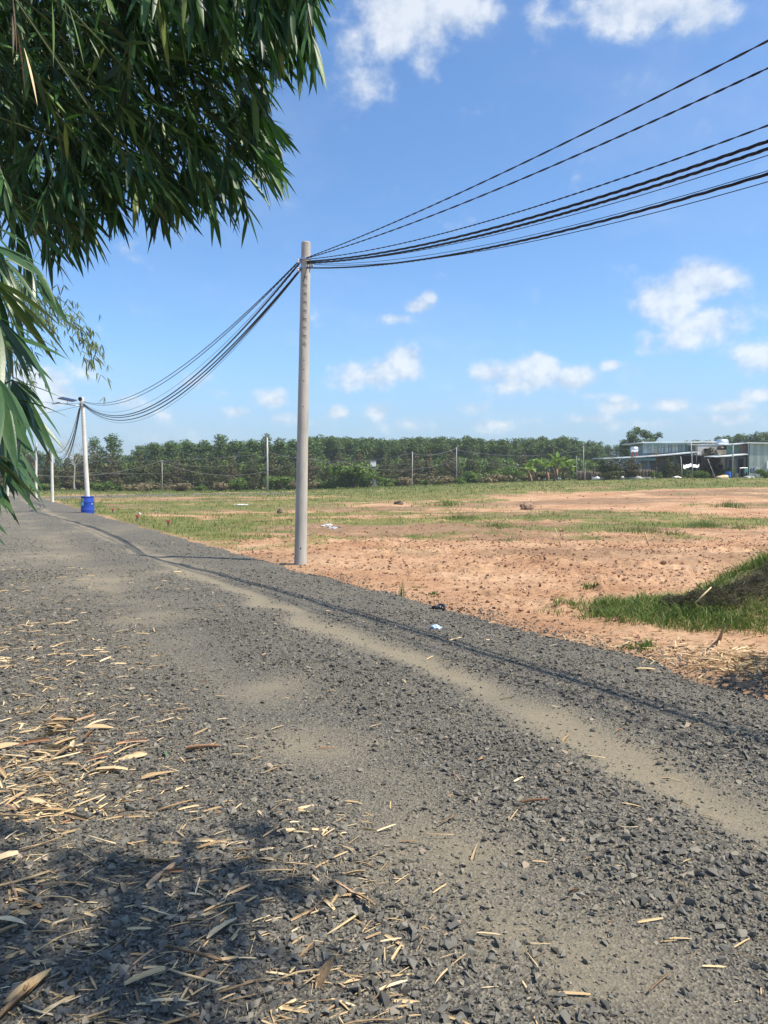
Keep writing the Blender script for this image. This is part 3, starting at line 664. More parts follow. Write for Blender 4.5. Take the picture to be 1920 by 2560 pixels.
for i in range(3):
    cable('overhead_cable', ['upper', 'middle', 'lower'][i] + ' cable drooping between the two small poles left of the barrel', A3(.3 + .06 * i) + f, A4(.3 + .06 * i), 1.5 + .35 * i, .02, 1, .4, gB)
for i in range(3):
    cable('overhead_cable', ['upper', 'middle', 'lower'][i] + ' cable drooping between the farthest poles at the left edge', A4(.3 + .06 * i), A5(.3 + .06 * i), 1.3 + .35 * i, .02, 1, .4, gB)
cable('service_wire', 'upper thin wire leaving the barrel pole to the left behind the bamboo leaves', A2(.28), at(-60, 955, 34), .35, .008, 1, .4, gB)
cable('service_wire', 'lower thin wire leaving the barrel pole to the left behind the bamboo leaves', A2(.40), at(-60, 1050, 34), .15, .010, 1, .4, gB)
# tie wires on the near pole
t_ = MB(); q = [A1(.36 + .42 * k / 12) + Vector((.085 - .11 * k / 12, -.093 - .012 * math.sin(k / 12 * 3), 0)) for k in range(13)]; t_.tube(q, .005, 5)
tag(t_.build('drop_wire', M_cable, None, True), 'short black wire slanting down across the front of the near pole', 'wire')

# ------------------------------------------------------------------ barrel, lamp on the second pole
def barrel(loc, mat, label, r=.295, H=.90, stickers=True, group=None, fill=True):
    o = thing('plastic_barrel', label, 'barrel', loc, 0, group)
    prof = [(r * .93, 0), (r * .97, .02), (r * .985, .10), (r, .22), (r * 1.03, .25), (r * 1.03, .28), (r, .31), (r * 1.005, .45), (r, .60), (r * 1.03, .63), (r * 1.03, .66), (r, .69), (r * .98, .82), (r * .95, .88), (r * .985, .885), (r * .985, .915), (r * .93, .915), (r * .91, .885), (r * .90, .86)]
    prof = [(a, z * H / .915) for a, z in prof]
    MB().lathe(prof, 40).build('body', mat, o, True)
    if fill: MB().lathe([(r * .90, H * .93), (r * .5, H * .945)], 32).build('concrete_fill', M_concrete, o)
    if stickers:
        for (q0, q1, z0, z1, m_, nm) in ((229, 262, .66, .83, M_sticker, 'label'), (229, 260, .48, .63, M_sticker2, 'label'), (329, 337, .53, .58, M_white, 'white_mark')):
            V = []; F = []; n = 8
            for i in range(n + 1):
                q_ = R(q0 + (q1 - q0) * i / n)
                for z in (z0, z1): V.append((math.cos(q_) * r * 1.035, math.sin(q_) * r * 1.035, z * H / .915))
            F = [(2 * i, 2 * i + 2, 2 * i + 3, 2 * i + 1) for i in range(n)]
            MB().add(V, F).build(nm, m_, o)
    return o
barrel(P2 + Vector((-.04, 0, 0.0)) + Vector((-.11 + 0.0, 0, 0)) * 0, M_blue, 'blue plastic barrel with green labels round the foot of a pole', r=.315, H=.97)
def solar_lamp():
    T = A2(.44) + Vector((-.1, -.05, 0)); o = thing('solar_street_lamp', 'small solar street lamp on the top of the barrel pole', 'street lamp', T)
    MB().tube([(0.02, 0, 0), (-.35, -.02, .03), (-.75, -.04, .09), (-1.0, -.05, .12)], .02, 8).build('arm', M_steel, o, True)
    rt = Euler((R(14), R(12), 0)).to_matrix()
    MB().box((-.62, -.04, .33), (.74, .5, .03), rt).build('solar_panel', M_pv, o)
    MB().box((-.62, -.04, .309), (.78, .54, .018), rt).build('panel_frame', M_steel, o)
    MB().tube([(-.62, -.04, .07), (-.62, -.04, .31)], .015, 6).build('panel_bracket', M_steel, o)
    MB().box((-1.18, -.06, .13), (.42, .17, .06), Euler((0, R(-8), 0)).to_matrix(), .8).build('lamp_head', M_post, o)
    MB().lathe([(.10, -.03), (.11, 0), (.10, .03)], 16, (.02, -.02, .34), Matrix.Rotation(R(90), 3, 'X')).build('cable_coil', M_cable, o)
solar_lamp()

# ------------------------------------------------------------------ poles and wires across the far field
def far_post(px, py, ty, r, label, Y, lean=0.0, mat=None, tpx=None):
    b = at(px, py, Y); gz = float(field_z(b.x, b.y)); H = at(px, ty, Y).z - gz
    o = thing('field_post', label, 'post', (b.x, b.y, gz), 0, 'posts across the far field')
    dx = 0 if tpx is None else (tpx - px) / FPX * Y
    MB().tube([(0, 0, -.3), (dx * .5, 0, H * .5), (dx, 0, H)], [r, r * .88, r * .75], 10).build('shaft', mat or M_postlight, o, True)
    MB().box((dx, -.02, H - .15), (.34, .05, .06)).build('bracket', M_steel, o)
    return Vector((b.x + dx, b.y, gz + H - .1))
F1 = far_post(406, 1232, 1150, .05, 'thin pale post, leftmost one standing in the far field', 100)
F2 = far_post(669, 1226, 1093, .13, 'tall spotted concrete post just left of the near pole in the far field', 100)
F3 = far_post(1031, 1223, 1129, .06, 'thin pale post, first one right of the near pole in the far field', 96)
F4 = far_post(1141, 1198, 1118, .085, 'grey post, second one right of the near pole, behind grass', 104, mat=M_post)
F5 = far_post(1458, 1186, 1115, .08, 'grey post right of the banana plants', 104, mat=M_post)
F6 = far_post(1732, 1203, 1107, .075, 'tall grey post in front of the farmhouse', 82, tpx=1726, mat=M_post)
F7 = far_post(1831, 1200, 1108, .07, 'grey post beside the metal shed doorway', 82, mat=M_post)
far_post(1441, 1185, 1140, .05, 'short grey post beside the tall one right of the bananas', 106, mat=M_post)
gF = 'wires across the far field'
LW = at(-40, 1168, 98); LW2 = at(-40, 1130, 98)
def fw(label, a, b, sag, r=.026): cable('field_wire', label, a, b, sag, r, 1, .4, gF, M_cable_far)
fw('sagging wire from the left edge to the leftmost far post', at(80, 1187, 92), F1, .9, .03)
fw('thin upper wire from the left edge behind the barrel pole', at(60, 1168, 95), at(420, 1183, 98), .35, .022)
fw('wire rising from the leftmost far post to the spotted post', F1 - Vector((0, 0, .0)), at(669, 1140, 99.8), 1.1)
fw('upper wire from the spotted post to the left', F2 - Vector((0, 0, 2.1)), at(150, 1150, 100), .5, .022)
fw('thick lower wire passing the spotted post', F1 - Vector((0, 0, .25)), at(765, 1146, 99.6), 2.0, .034)
fw('wire running right from the spotted post behind the near pole', F2 - Vector((0, 0, 1.9)), F3 - Vector((0, 0, .1)), 1.2)
fw('lower wire running right from the near pole to the first right post', at(770, 1146, 99.6), F3 - Vector((0, 0, 1.3)), .8)
fw('upper wire between the two posts right of the near pole', F3 - Vector((0, 0, .1)), F4, .55)
fw('lower wire between the two posts right of the near pole', at(840, 1150, 100), F4 - Vector((0, 0, 1.7)), 1.4)
fw('upper wire from the second right post to the post by the bananas', F4 - Vector((0, 0, .3)), F5 - Vector((0, 0, .5)), .8)
fw('lower wire from the second right post towards the bananas', F4 - Vector((0, 0, 1.6)), at(1310, 1172, 104), -.2)
fw('wire from the banana post to the post before the farmhouse', F5, F6, .5, .022)
fw('wire from the farmhouse post to the shed post', F6, F7, .2, .02)

# ------------------------------------------------------------------ foliage builders
def quads_from(C, Nrm, size, r, asp=0.6):
    n = len(C); t = r.normal(size=(n, 3)); t -= (t * Nrm).sum(1)[:, None] * Nrm; t /= np.linalg.norm(t, axis=1)[:, None] + 1e-9
    b = np.cross(Nrm, t); s = size[:, None]
    V = np.stack([C - t * s, C + b * s * asp, C + t * s, C - b * s * asp], 1)
    return V.reshape(-1, 3), np.arange(n * 4).reshape(-1, 4)
def crown_mesh(name, blobs, n, leaf, mat, seed, droop=0.0, shell=0.55):
    """blobs: (cx,cy,cz, rx,ry,rz); leaf clumps spread through each blob, thick towards its outside"""
    r = np.random.default_rng(seed); vol = np.array([b[3] * b[4] * b[5] for b in blobs]) ** 0.75; vol /= vol.sum(); Cs = []; Ns = []
    for b, w in zip(blobs, vol):
        m = max(8, int(n * w)); d = r.normal(size=(m, 3)); d /= np.linalg.norm(d, axis=1)[:, None]
        rad = shell + (1.06 - shell) * r.random(m) ** 0.7
        lump = 0.78 + 0.5 * vnoise(d[:, 0] * 2.3 + seed + d[:, 2] * 1.7, d[:, 1] * 2.3 + b[0])
        Cs.append(np.array(b[:3]) + d * (rad * lump)[:, None] * np.array(b[3:])); nn = d * 0.8 + r.normal(size=(m, 3)) * 0.6 + np.array([0, 0, 0.35 - droop]); Ns.append(nn / np.linalg.norm(nn, axis=1)[:, None])
    C = np.vstack(Cs); Nn = np.vstack(Ns); sz = leaf * r.uniform(.6, 1.35, len(C))
    V, F = quads_from(C, Nn, sz, r); t = np.clip(r.normal(.45, .2, len(C)) + 0.25 * (vnoise(C[:, 0] * 1.1, C[:, 2] * 1.1, seed) - .5), 0, 1)
    return mesh_np(name, V, F, mat, False, np.repeat(t, 4))
def limb(a, b, r0, r1, bend=0.1, n=5, rnd=None):
    rnd = rnd or random; a = Vector(a); b = Vector(b); o = Vector((rnd.uniform(-1, 1), rnd.uniform(-1, 1), 0)) * bend * (b - a).length
    return [a.lerp(b, i / n) + o * math.sin(math.pi * i / n) for i in range(n + 1)], [r0 + (r1 - r0) * i / n for i in range(n + 1)]
def make_tree(name, seed, kind):
    """a prototype: an empty with trunk and crown; height is that of the kind"""
    rnd = random.Random(seed); t = MB(); blobs = []
    if kind == 'orchard':
        H = rnd.uniform(6.2, 7.4); t.tube(*limb((0, 0, -.3), (rnd.uniform(-.2, .2), 0, H * .95), .13, .02, .02, 6, rnd), 7)
        for k in range(9):
            z = 0.9 + (H - 1.2) * k / 8; rr = (1.9 * (1 - k / 9.5) ** 0.75 + .25) * rnd.uniform(.8, 1.15)
            for j in range(3 if k < 6 else 1):
                a = rnd.uniform(0, 6.28); e = (math.cos(a) * rr * .55, math.sin(a) * rr * .55, z + rnd.uniform(-.3, .2)) if k < 7 else (0, 0, z)
                t.tube(*limb((0, 0, max(z - .2, .5)), e, .04, .012, .1, 3, rnd), 5)
                blobs.append((e[0], e[1], e[2], rr * .62, rr * .62, .62))
        return H, t, M_bark, crown_mesh('crown', blobs, 2600, .17, M_orch if seed % 3 else M_orchb, seed, droop=.25)
    if kind == 'rubber':
        H = rnd.uniform(11.3, 12.6); fk = rnd.uniform(3.6, 4.8); t.tube(*limb((0, 0, -.3), (rnd.uniform(-.3, .3), 0, fk), .13, .10, .03, 5, rnd), 7)
        for k in range(4):
            a = rnd.uniform(0, 6.28); rr = rnd.uniform(.5, 1.7); e = (math.cos(a) * rr, math.sin(a) * rr, H - rnd.uniform(1.0, 3.4))
            t.tube(*limb((0, 0, fk - .1), e, .075, .025, .08, 5, rnd), 6)
            for m in range(5):
                z = e[2] - rnd.uniform(-.9, 4.2); q = .5 + .5 * (z - fk) / max(e[2] - fk, 1); blobs.append((e[0] * q + rnd.uniform(-.7, .7), e[1] * q + rnd.uniform(-.7, .7), max(z, fk + .8), rnd.uniform(.6, 1.1), rnd.uniform(.6, 1.1), rnd.uniform(.5, 1.0)))
        return H, t, M_barkpale, crown_mesh('crown', blobs, 2300, .19, M_rub, seed, droop=.1)
    if kind == 'tall':
        H = rnd.uniform(9.5, 11.5); t.tube(*limb((0, 0, -.3), (rnd.uniform(-.4, .4), 0, H * .8), .16, .04, .04, 6, rnd), 7)
        for k in range(11):
            z = 2.2 + (H - 2.6) * k / 10; rr = (1.9 * math.sin(math.pi * (0.25 + .72 * k / 10)) + .3); a = rnd.uniform(0, 6.28); e = (math.cos(a) * rr * .7, math.sin(a) * rr * .7, z)
            t.tube(*limb((0, 0, max(1.5, z - 1.2)), e, .05, .015, .1, 3, rnd), 5)
            blobs.append((*e, rnd.uniform(.8, 1.25), rnd.uniform(.8, 1.25), rnd.uniform(.55, .95))); blobs.append((-e[0] * .5, -e[1] * .5, z + .4, .85, .85, .7))
        return H, t, M_bark, crown_mesh('crown', blobs, 2600, .18, M_tall, seed)
    if kind == 'broad':
        H = 13.0; t.tube(*limb((0, 0, -.3), (.3, 0, 6.5), .28, .17, .03, 6, rnd), 8)
        for (ex, ez, rr) in ((-3.0, 9.0, 1.25), (-1.9, 11.2, 1.35), (-.4, 12.4, 1.05), (-.6, 9.8, 1.6), (1.9, 11.7, 1.2), (3.2, 11.4, 1.1), (4.9, 10.7, 1.1), (5.7, 11.4, .7), (1.4, 9.0, 1.3), (-3.9, 7.6, 1.0), (3.1, 9.3, 1.2), (-.3, 8.0, 1.5), (-2.2, 7.0, 1.3)):
            y = rnd.uniform(-1.5, 1.5); t.tube(*limb((.2, 0, 5.5 + rnd.uniform(-1, 1)), (ex, y, ez), .09, .03, .1, 4, rnd), 6); blobs.append((ex, y, ez, rr, rr, rr * .85))
            blobs.append((ex + rnd.uniform(-.8, .8), y, ez - .6, rr * .7, rr * .7, rr * .6))
        return H, t, M_bark, crown_mesh('crown', blobs, 6500, .20, M_tall, seed)
    if kind == 'bush':
        H = rnd.uniform(1.5, 2.2)
        for k in range(7):
            a = rnd.uniform(0, 6.28); rr = rnd.uniform(.1, .95); e = (math.cos(a) * rr, math.sin(a) * rr, rnd.uniform(.35, H * .85)); t.tube(*limb((0, 0, -.1), e, .03, .01, .1, 3, rnd), 4)
            blobs.append((*e, rnd.uniform(.4, .75), rnd.uniform(.4, .75), rnd.uniform(.35, .6)))
        return H, t, M_bark, crown_mesh('crown', blobs, 1500, .11, M_bush, seed)
    if kind == 'drybush':
        H = 1.2
        for k in range(7):
            a = rnd.uniform(0, 6.28); rr = rnd.uniform(.1, 1.2); e = (math.cos(a) * rr, math.sin(a) * rr, rnd.uniform(.2, .8)); t.tube(*limb((0, 0, -.1), e, .025, .01, .1, 3, rnd), 4); blobs.append((*e, .5, .5, .3))
        return H, t, M_bark, crown_mesh('crown', blobs, 900, .10, M_bushd, seed)
PROTO = {k: [make_tree(k, 100 + i * 7 + len(k), k) for i in range(n)] for k, n in (('orchard', 5), ('rubber', 6), ('tall', 4), ('broad', 1), ('bush', 5), ('drybush', 2))}
for k, l in PROTO.items():
    PROTO[k] = [(H, t.mesh('trunk', bm), cm) for (H, t, bm, cm) in l]
tr = random.Random(5)
def plant(kind, x, y, H, label, name, cat='tree', group=None, wide=1.0, stem='trunk', which=None, sink=0.0):
    pH, tm, cm = PROTO[kind][tr.randrange(len(PROTO[kind])) if which is None else which]
    o = thing(name, label, cat, (x, y, float(field_z(x, y)) - sink), 0, group); k = H / pH
    rz = 0 if kind == 'broad' else tr.uniform(0, 6.28)
    for nm, me in ((stem, tm), ('crown', cm)):
        c = link(nm, me, o); c.scale = (k * wide, k * wide, k); c.rotation_euler = (0, 0, rz)
    return o
def plant_px(kind, px, ty, Y, label, name, cat='tree', group=None, wide=1.0, stem='trunk', which=None):
    b = at(px, 1207, Y); H = at(px, ty, Y).z - float(field_z(b.x, b.y)); return plant(kind, b.x, b.y, H, label, name, cat, group, wide, stem, which)

ORD = ['first', 'second', 'third', 'fourth', 'fifth', 'sixth', 'seventh', 'eighth', 'ninth', 'tenth', 'eleventh', 'twelfth', 'thirteenth', 'fourteenth', 'fifteenth', 'sixteenth', 'seventeenth', 'eighteenth', 'nineteenth', 'twentieth',
       'twenty-first', 'twenty-second', 'twenty-third', 'twenty-fourth', 'twenty-fifth', 'twenty-sixth', 'twenty-seventh', 'twenty-eighth', 'twenty-ninth', 'thirtieth', 'thirty-first', 'thirty-second', 'thirty-third', 'thirty-fourth', 'thirty-fifth', 'thirty-sixth', 'thirty-seventh', 'thirty-eighth', 'thirty-ninth', 'fortieth']
# orchard trees: front row from the left edge to the bananas
xs = list(range(-10, 1300, 46))
for i, px in enumerate(xs):
    ty = 1142 + 10 * math.sin(i * 2.1) + tr.uniform(-9, 9) + (8 if px > 900 else 0)
    plant_px('orchard', px + tr.uniform(-12, 12), ty, 116 + tr.uniform(-3, 3), 'dark conical orchard tree, %s from the left in the front row' % ORD[i], 'orchard_tree', 'tree', 'orchard trees at the far edge of the field', 1.15)
for i, px in enumerate(range(10, 1320, 56)):
    plant_px('orchard', px + tr.uniform(-16, 16), 1134 + tr.uniform(-8, 10), 126 + tr.uniform(-3, 3), 'dark orchard tree, %s from the left in the back row' % ORD[i], 'orchard_tree', 'tree', 'orchard trees at the far edge of the field', 1.2)
# taller trees behind, left half
for i, (px, ty, w) in enumerate([(15, 1128, 1.1), (60, 1120, 1.1), (100, 1133, 1), (238, 1100, .9), (282, 1092, 1.0), (330, 1140, 1), (388, 1112, 1.1), (430, 1108, 1.1), (470, 1110, 1.2), (512, 1106, 1.1), (552, 1092, 1.0), (590, 1106, 1.2), (632, 1105, 1.2), (667, 1091, .75), (700, 1102, 1.1), (735, 1104, 1.2), (770, 1100, 1.1), (350, 1128, 1.0), (410, 1122, 1.1)]):
    plant_px('tall', px, ty, 140 + tr.uniform(-4, 6), 'tall green tree above the orchard, %s from the left' % ORD[i], 'broadleaf_tree', 'tree', 'tall trees behind the orchard', w * 1.3)
for i, px in enumerate(range(350, 790, 23)):
    plant_px('tall', px + tr.uniform(-6, 6), 1112 + tr.uniform(-7, 7), 150 + tr.uniform(-3, 5), 'green tree in the back row above the orchard, %s from the left' % ORD[i], 'broadleaf_tree', 'tree', 'back row of trees behind the orchard', 1.6)
for i, px in enumerate(range(-20, 350, 24)):
    plant_px('tall', px + tr.uniform(-6, 6), 1142 + tr.uniform(-7, 7), 150 + tr.uniform(-3, 5), 'low green tree in the hazy back row at the far left, %s from the left' % ORD[i], 'broadleaf_tree', 'tree', 'hazy back row at the far left', 1.35)
# rubber plantation
def rub_top(px): return 1089 + 4 * math.sin(px * .021) + (0 if px < 1370 else (px - 1370) * .16)
cnt = 0
for row, Yr in enumerate((158, 164, 170, 176)):
    px = 762 + row * 9; cnt = 0
    while px < 1500:
        plant_px('rubber', px, rub_top(px) + tr.uniform(-4, 7) + (3 - row) * 2.0, Yr + tr.uniform(-1.5, 1.5), ['slim pale-trunked rubber tree in the front row of the plantation, %s from the left', 'rubber tree in the second row of the plantation, %s from the left', 'rubber tree in the third row of the plantation, %s from the left', 'rubber tree in the fourth row of the plantation, %s from the left'][row] % ORD[cnt], 'rubber_tree', 'tree', 'rubber plantation, ' + ['front', 'second', 'third', 'back'][row] + ' row', 1.1)
        px += tr.uniform(24, 33); cnt += 1
for row, Yr in enumerate((182, 190, 200)):
    px = 770 + row * 7; i = 0
    while px < 1500:
        plant_px('rubber', px, rub_top(px) + tr.uniform(2, 9), Yr + tr.uniform(-1.5, 1.5), 'deep plantation rubber tree, %s from the left in row %s from the front' % (ORD[i], ORD[4 + row]), 'rubber_tree', 'tree', 'rubber trees deep in the plantation', 1.25); px += tr.uniform(26, 34); i += 1
for i, px in enumerate(range(758, 1500, 19)):
    plant_px('bush', px, 1152 + tr.uniform(-8, 10), 150 + tr.uniform(-3, 3), 'dark undergrowth bush at the foot of the plantation, %s from the left' % ORD[i], 'bush', 'bush', 'undergrowth at the foot of the plantation', .8, 'stem')
for i, px in enumerate(range(-20, 760, 24)):
    plant_px('bush', px, 1168 + tr.uniform(-9, 9), 134 + tr.uniform(-3, 3), 'dark undergrowth bush behind the left orchard rows, %s from the left' % ORD[i], 'bush', 'bush', 'undergrowth behind the orchard', .9, 'stem')
# right: trees beyond the houses
for i, px in enumerate(range(1452, 1960, 22)):
    ty = 1122 - max(0, px - 1640) * .085 - (10 if px > 1830 else 0) + tr.uniform(-6, 6) if px > 1640 else 1112 + tr.uniform(-6, 8)
    plant_px('tall', px, ty, 175 + tr.uniform(-10, 10), 'far green tree behind the farmhouse, %s from the left' % ORD[i], 'broadleaf_tree', 'tree', 'trees behind the farmhouse', 1.35)
for i, px in enumerate(range(1660, 1960, 26)):
    plant_px('rubber', px, 1112 - max(0, px - 1660) * .13 + tr.uniform(-5, 5), 200 + tr.uniform(-10, 10), 'distant tree on the skyline above the farmhouse roof, %s from the left' % ORD[i], 'skyline_tree', 'tree', 'skyline trees above the farmhouse', 1.5)
plant_px('broad', 1592, 1070, 125, 'large spreading tree standing alone above the farmhouse roof', 'spreading_tree', 'tree', None, 1.0)
# bare tree near the barrel pole
def bare_tree():
    b = at(185, 1207, 112); o = thing('bare_tree', 'leafless grey tree behind the barrel pole', 'tree', (b.x, b.y, float(field_z(b.x, b.y)))); rnd = random.Random(3)
    t = MB(); tw = MB(); t.tube(*limb((0, 0, -.3), (.2, 0, 4), .16, .10, .04, 5, rnd), 7)
    def grow(a, d, L, r, dep, mb):
        e = a + d * L; mb.tube(*limb(a, e, r, r * .6, .08, 3, rnd), 5)
        if dep == 0: return
        for _ in range(3): grow(e, (d + Vector((rnd.uniform(-.8, .8), rnd.uniform(-.8, .8), rnd.uniform(-.2, .5)))).normalized(), L * rnd.uniform(.6, .85), r * .55, dep - 1, tw)
    for k in range(5): grow(Vector((.2, 0, 3.6)), Vector((rnd.uniform(-.9, .9), rnd.uniform(-.6, .6), rnd.uniform(.5, 1))).normalized(), 1.7, .06, 3, t)
    t.build('trunk', M_barkpale, o, True); tw.build('twigs', M_barkpale, o)
bare_tree()
# bushes along the far edge
bl = [(25, 1205, 100), (70, 1200, 101), (112, 1212, 104), (240, 1205, 104), (262, 1200, 101), (330, 1208, 105), (300, 1210, 104), (452, 1212, 103), (500, 1214, 104), (590, 1195, 101), (690, 1192, 104), (720, 1200, 104), (790, 1195, 105), (830, 1190, 104), (868, 1180, 104), (905, 1168, 102), (880, 1162, 103), (960, 1190, 103), (1000, 1192, 104), (1060, 1196, 103), (1090, 1196, 101), (1150, 1198, 99), (1190, 1190, 99), (1215, 1186, 99), (1170, 1172, 106), (1245, 1178, 104), (1265, 1158, 105), (1230, 1172, 105), (1290, 1176, 104), (1310, 1182, 100), (1410, 1196, 98), (1440, 1190, 102), (1350, 1200, 97)]
bl.sort()
for i, (px, ty, Y) in enumerate(bl):
    b = at(px, 1207, Y); gz = float(field_z(b.x, b.y)); H = max(at(px, ty, Y).z - gz, 1.0)
    plant('bush', b.x, b.y, H, 'low green bush at the far field edge, %s from the left' % ORD[i], 'bush', 'bush', 'bushes along the far edge of the field', 1.45 if H < 2.2 else 1.15, 'stem')
for i, (px, Y) in enumerate([(345, 103), (375, 101), (455, 102), (545, 103), (760, 102), (1020, 100), (1105, 101), (1235, 97), (1350, 97)]):
    b = at(px, 1207, Y); plant('drybush', b.x, b.y, 1.35, 'patch of dry brown weeds at the far field edge, %s from the left' % ORD[i], 'dry_bush', 'bush', 'dry weeds along the far edge of the field', 1.5, 'stem')

# ------------------------------------------------------------------ leaf blades (bamboo, banana, grass)
def blades(B, D, L, W, droop, roll, fold=0.25, st=7, prof=None):
    """leaf blades along D from B, bending down; returns verts, quads"""
    B = np.asarray(B, float); D = np.asarray(D, float); D /= np.linalg.norm(D, axis=1)[:, None]; n = len(B)
    t = np.linspace(0, 1, st); prof = prof if prof is not None else np.array([.12, .62, .98, 1.0, .80, .45, .01])
    down = np.array([0, 0, -1.0])
    C = B[:, None] + D[:, None] * (L[:, None] * t)[..., None] + down * (droop[:, None] * L[:, None] * t ** 2)[..., None]
    T = D[:, None] + down * (2 * droop[:, None] * t)[..., None]; T /= np.linalg.norm(T, axis=2)[..., None]
    up = np.array([0.05, 0.02, 1.0]); s = np.cross(D, up); s /= np.linalg.norm(s, axis=1)[:, None] + 1e-9; nn = np.cross(s, D)
    cr, sr = np.cos(roll)[:, None], np.sin(roll)[:, None]; side = (s * cr + nn * sr)[:, None]; nrm = np.cross(np.broadcast_to(side, T.shape), T)
    w = (W[:, None] * prof)[..., None] * 0.5
    V = np.stack([C - side * w + nrm * w * fold, C, C + side * w + nrm * w * fold], 2).reshape(n, st * 3, 3)
    f = []
    for i in range(st - 1):
        for j in range(2): a = i * 3 + j; f.append((a, a + 1, a + 4, a + 3))
    F = (np.array(f)[None] + (np.arange(n) * st * 3)[:, None, None]).reshape(-1, 4)
    return V.reshape(-1, 3), F
# prototypes for single leaves: along +X, unit length
LEAFP = []
for i in range(8):
    V, F = blades([[0, 0, 0]], [[1, 0, 0]], np.array([1.0]), np.array([.088 + .010 * (i % 4)]), np.array([.10 + .09 * (i % 3)]), np.array([0.0]), .22)
    LEAFP.append(mesh_np('leaf', V, F, M_bamboo_near, True))
LEAFQ = []
for i in range(6):
    V, F = blades([[0, 0, 0]], [[1, 0, 0]], np.array([1.0]), np.array([.11 + .015 * (i % 3)]), np.array([.08 + .10 * (i % 3)]), np.array([0.0]), .22)
    LEAFQ.append(mesh_np('leaf', V, F, M_bamboo, True, np.full(len(V), .25 + .12 * i)))
def leaf_obj(parent, base_, d, L, roll, lib, rnd):
    d = Vector(d).normalized(); s_ = d.cross(Vector((.05, .02, 1))).normalized(); n_ = s_.cross(d)
    y = (-s_ * math.cos(roll) + n_ * math.sin(roll)); z = d.cross(y)
    m = Matrix((d, y, z)).transposed().to_4x4(); o = link('leaf', lib[rnd.randrange(len(lib))], parent)
    o.matrix_local = Matrix.Translation(Vector(base_) - parent.location) @ m @ Matrix.Diagonal((L, L, L, 1)); return o

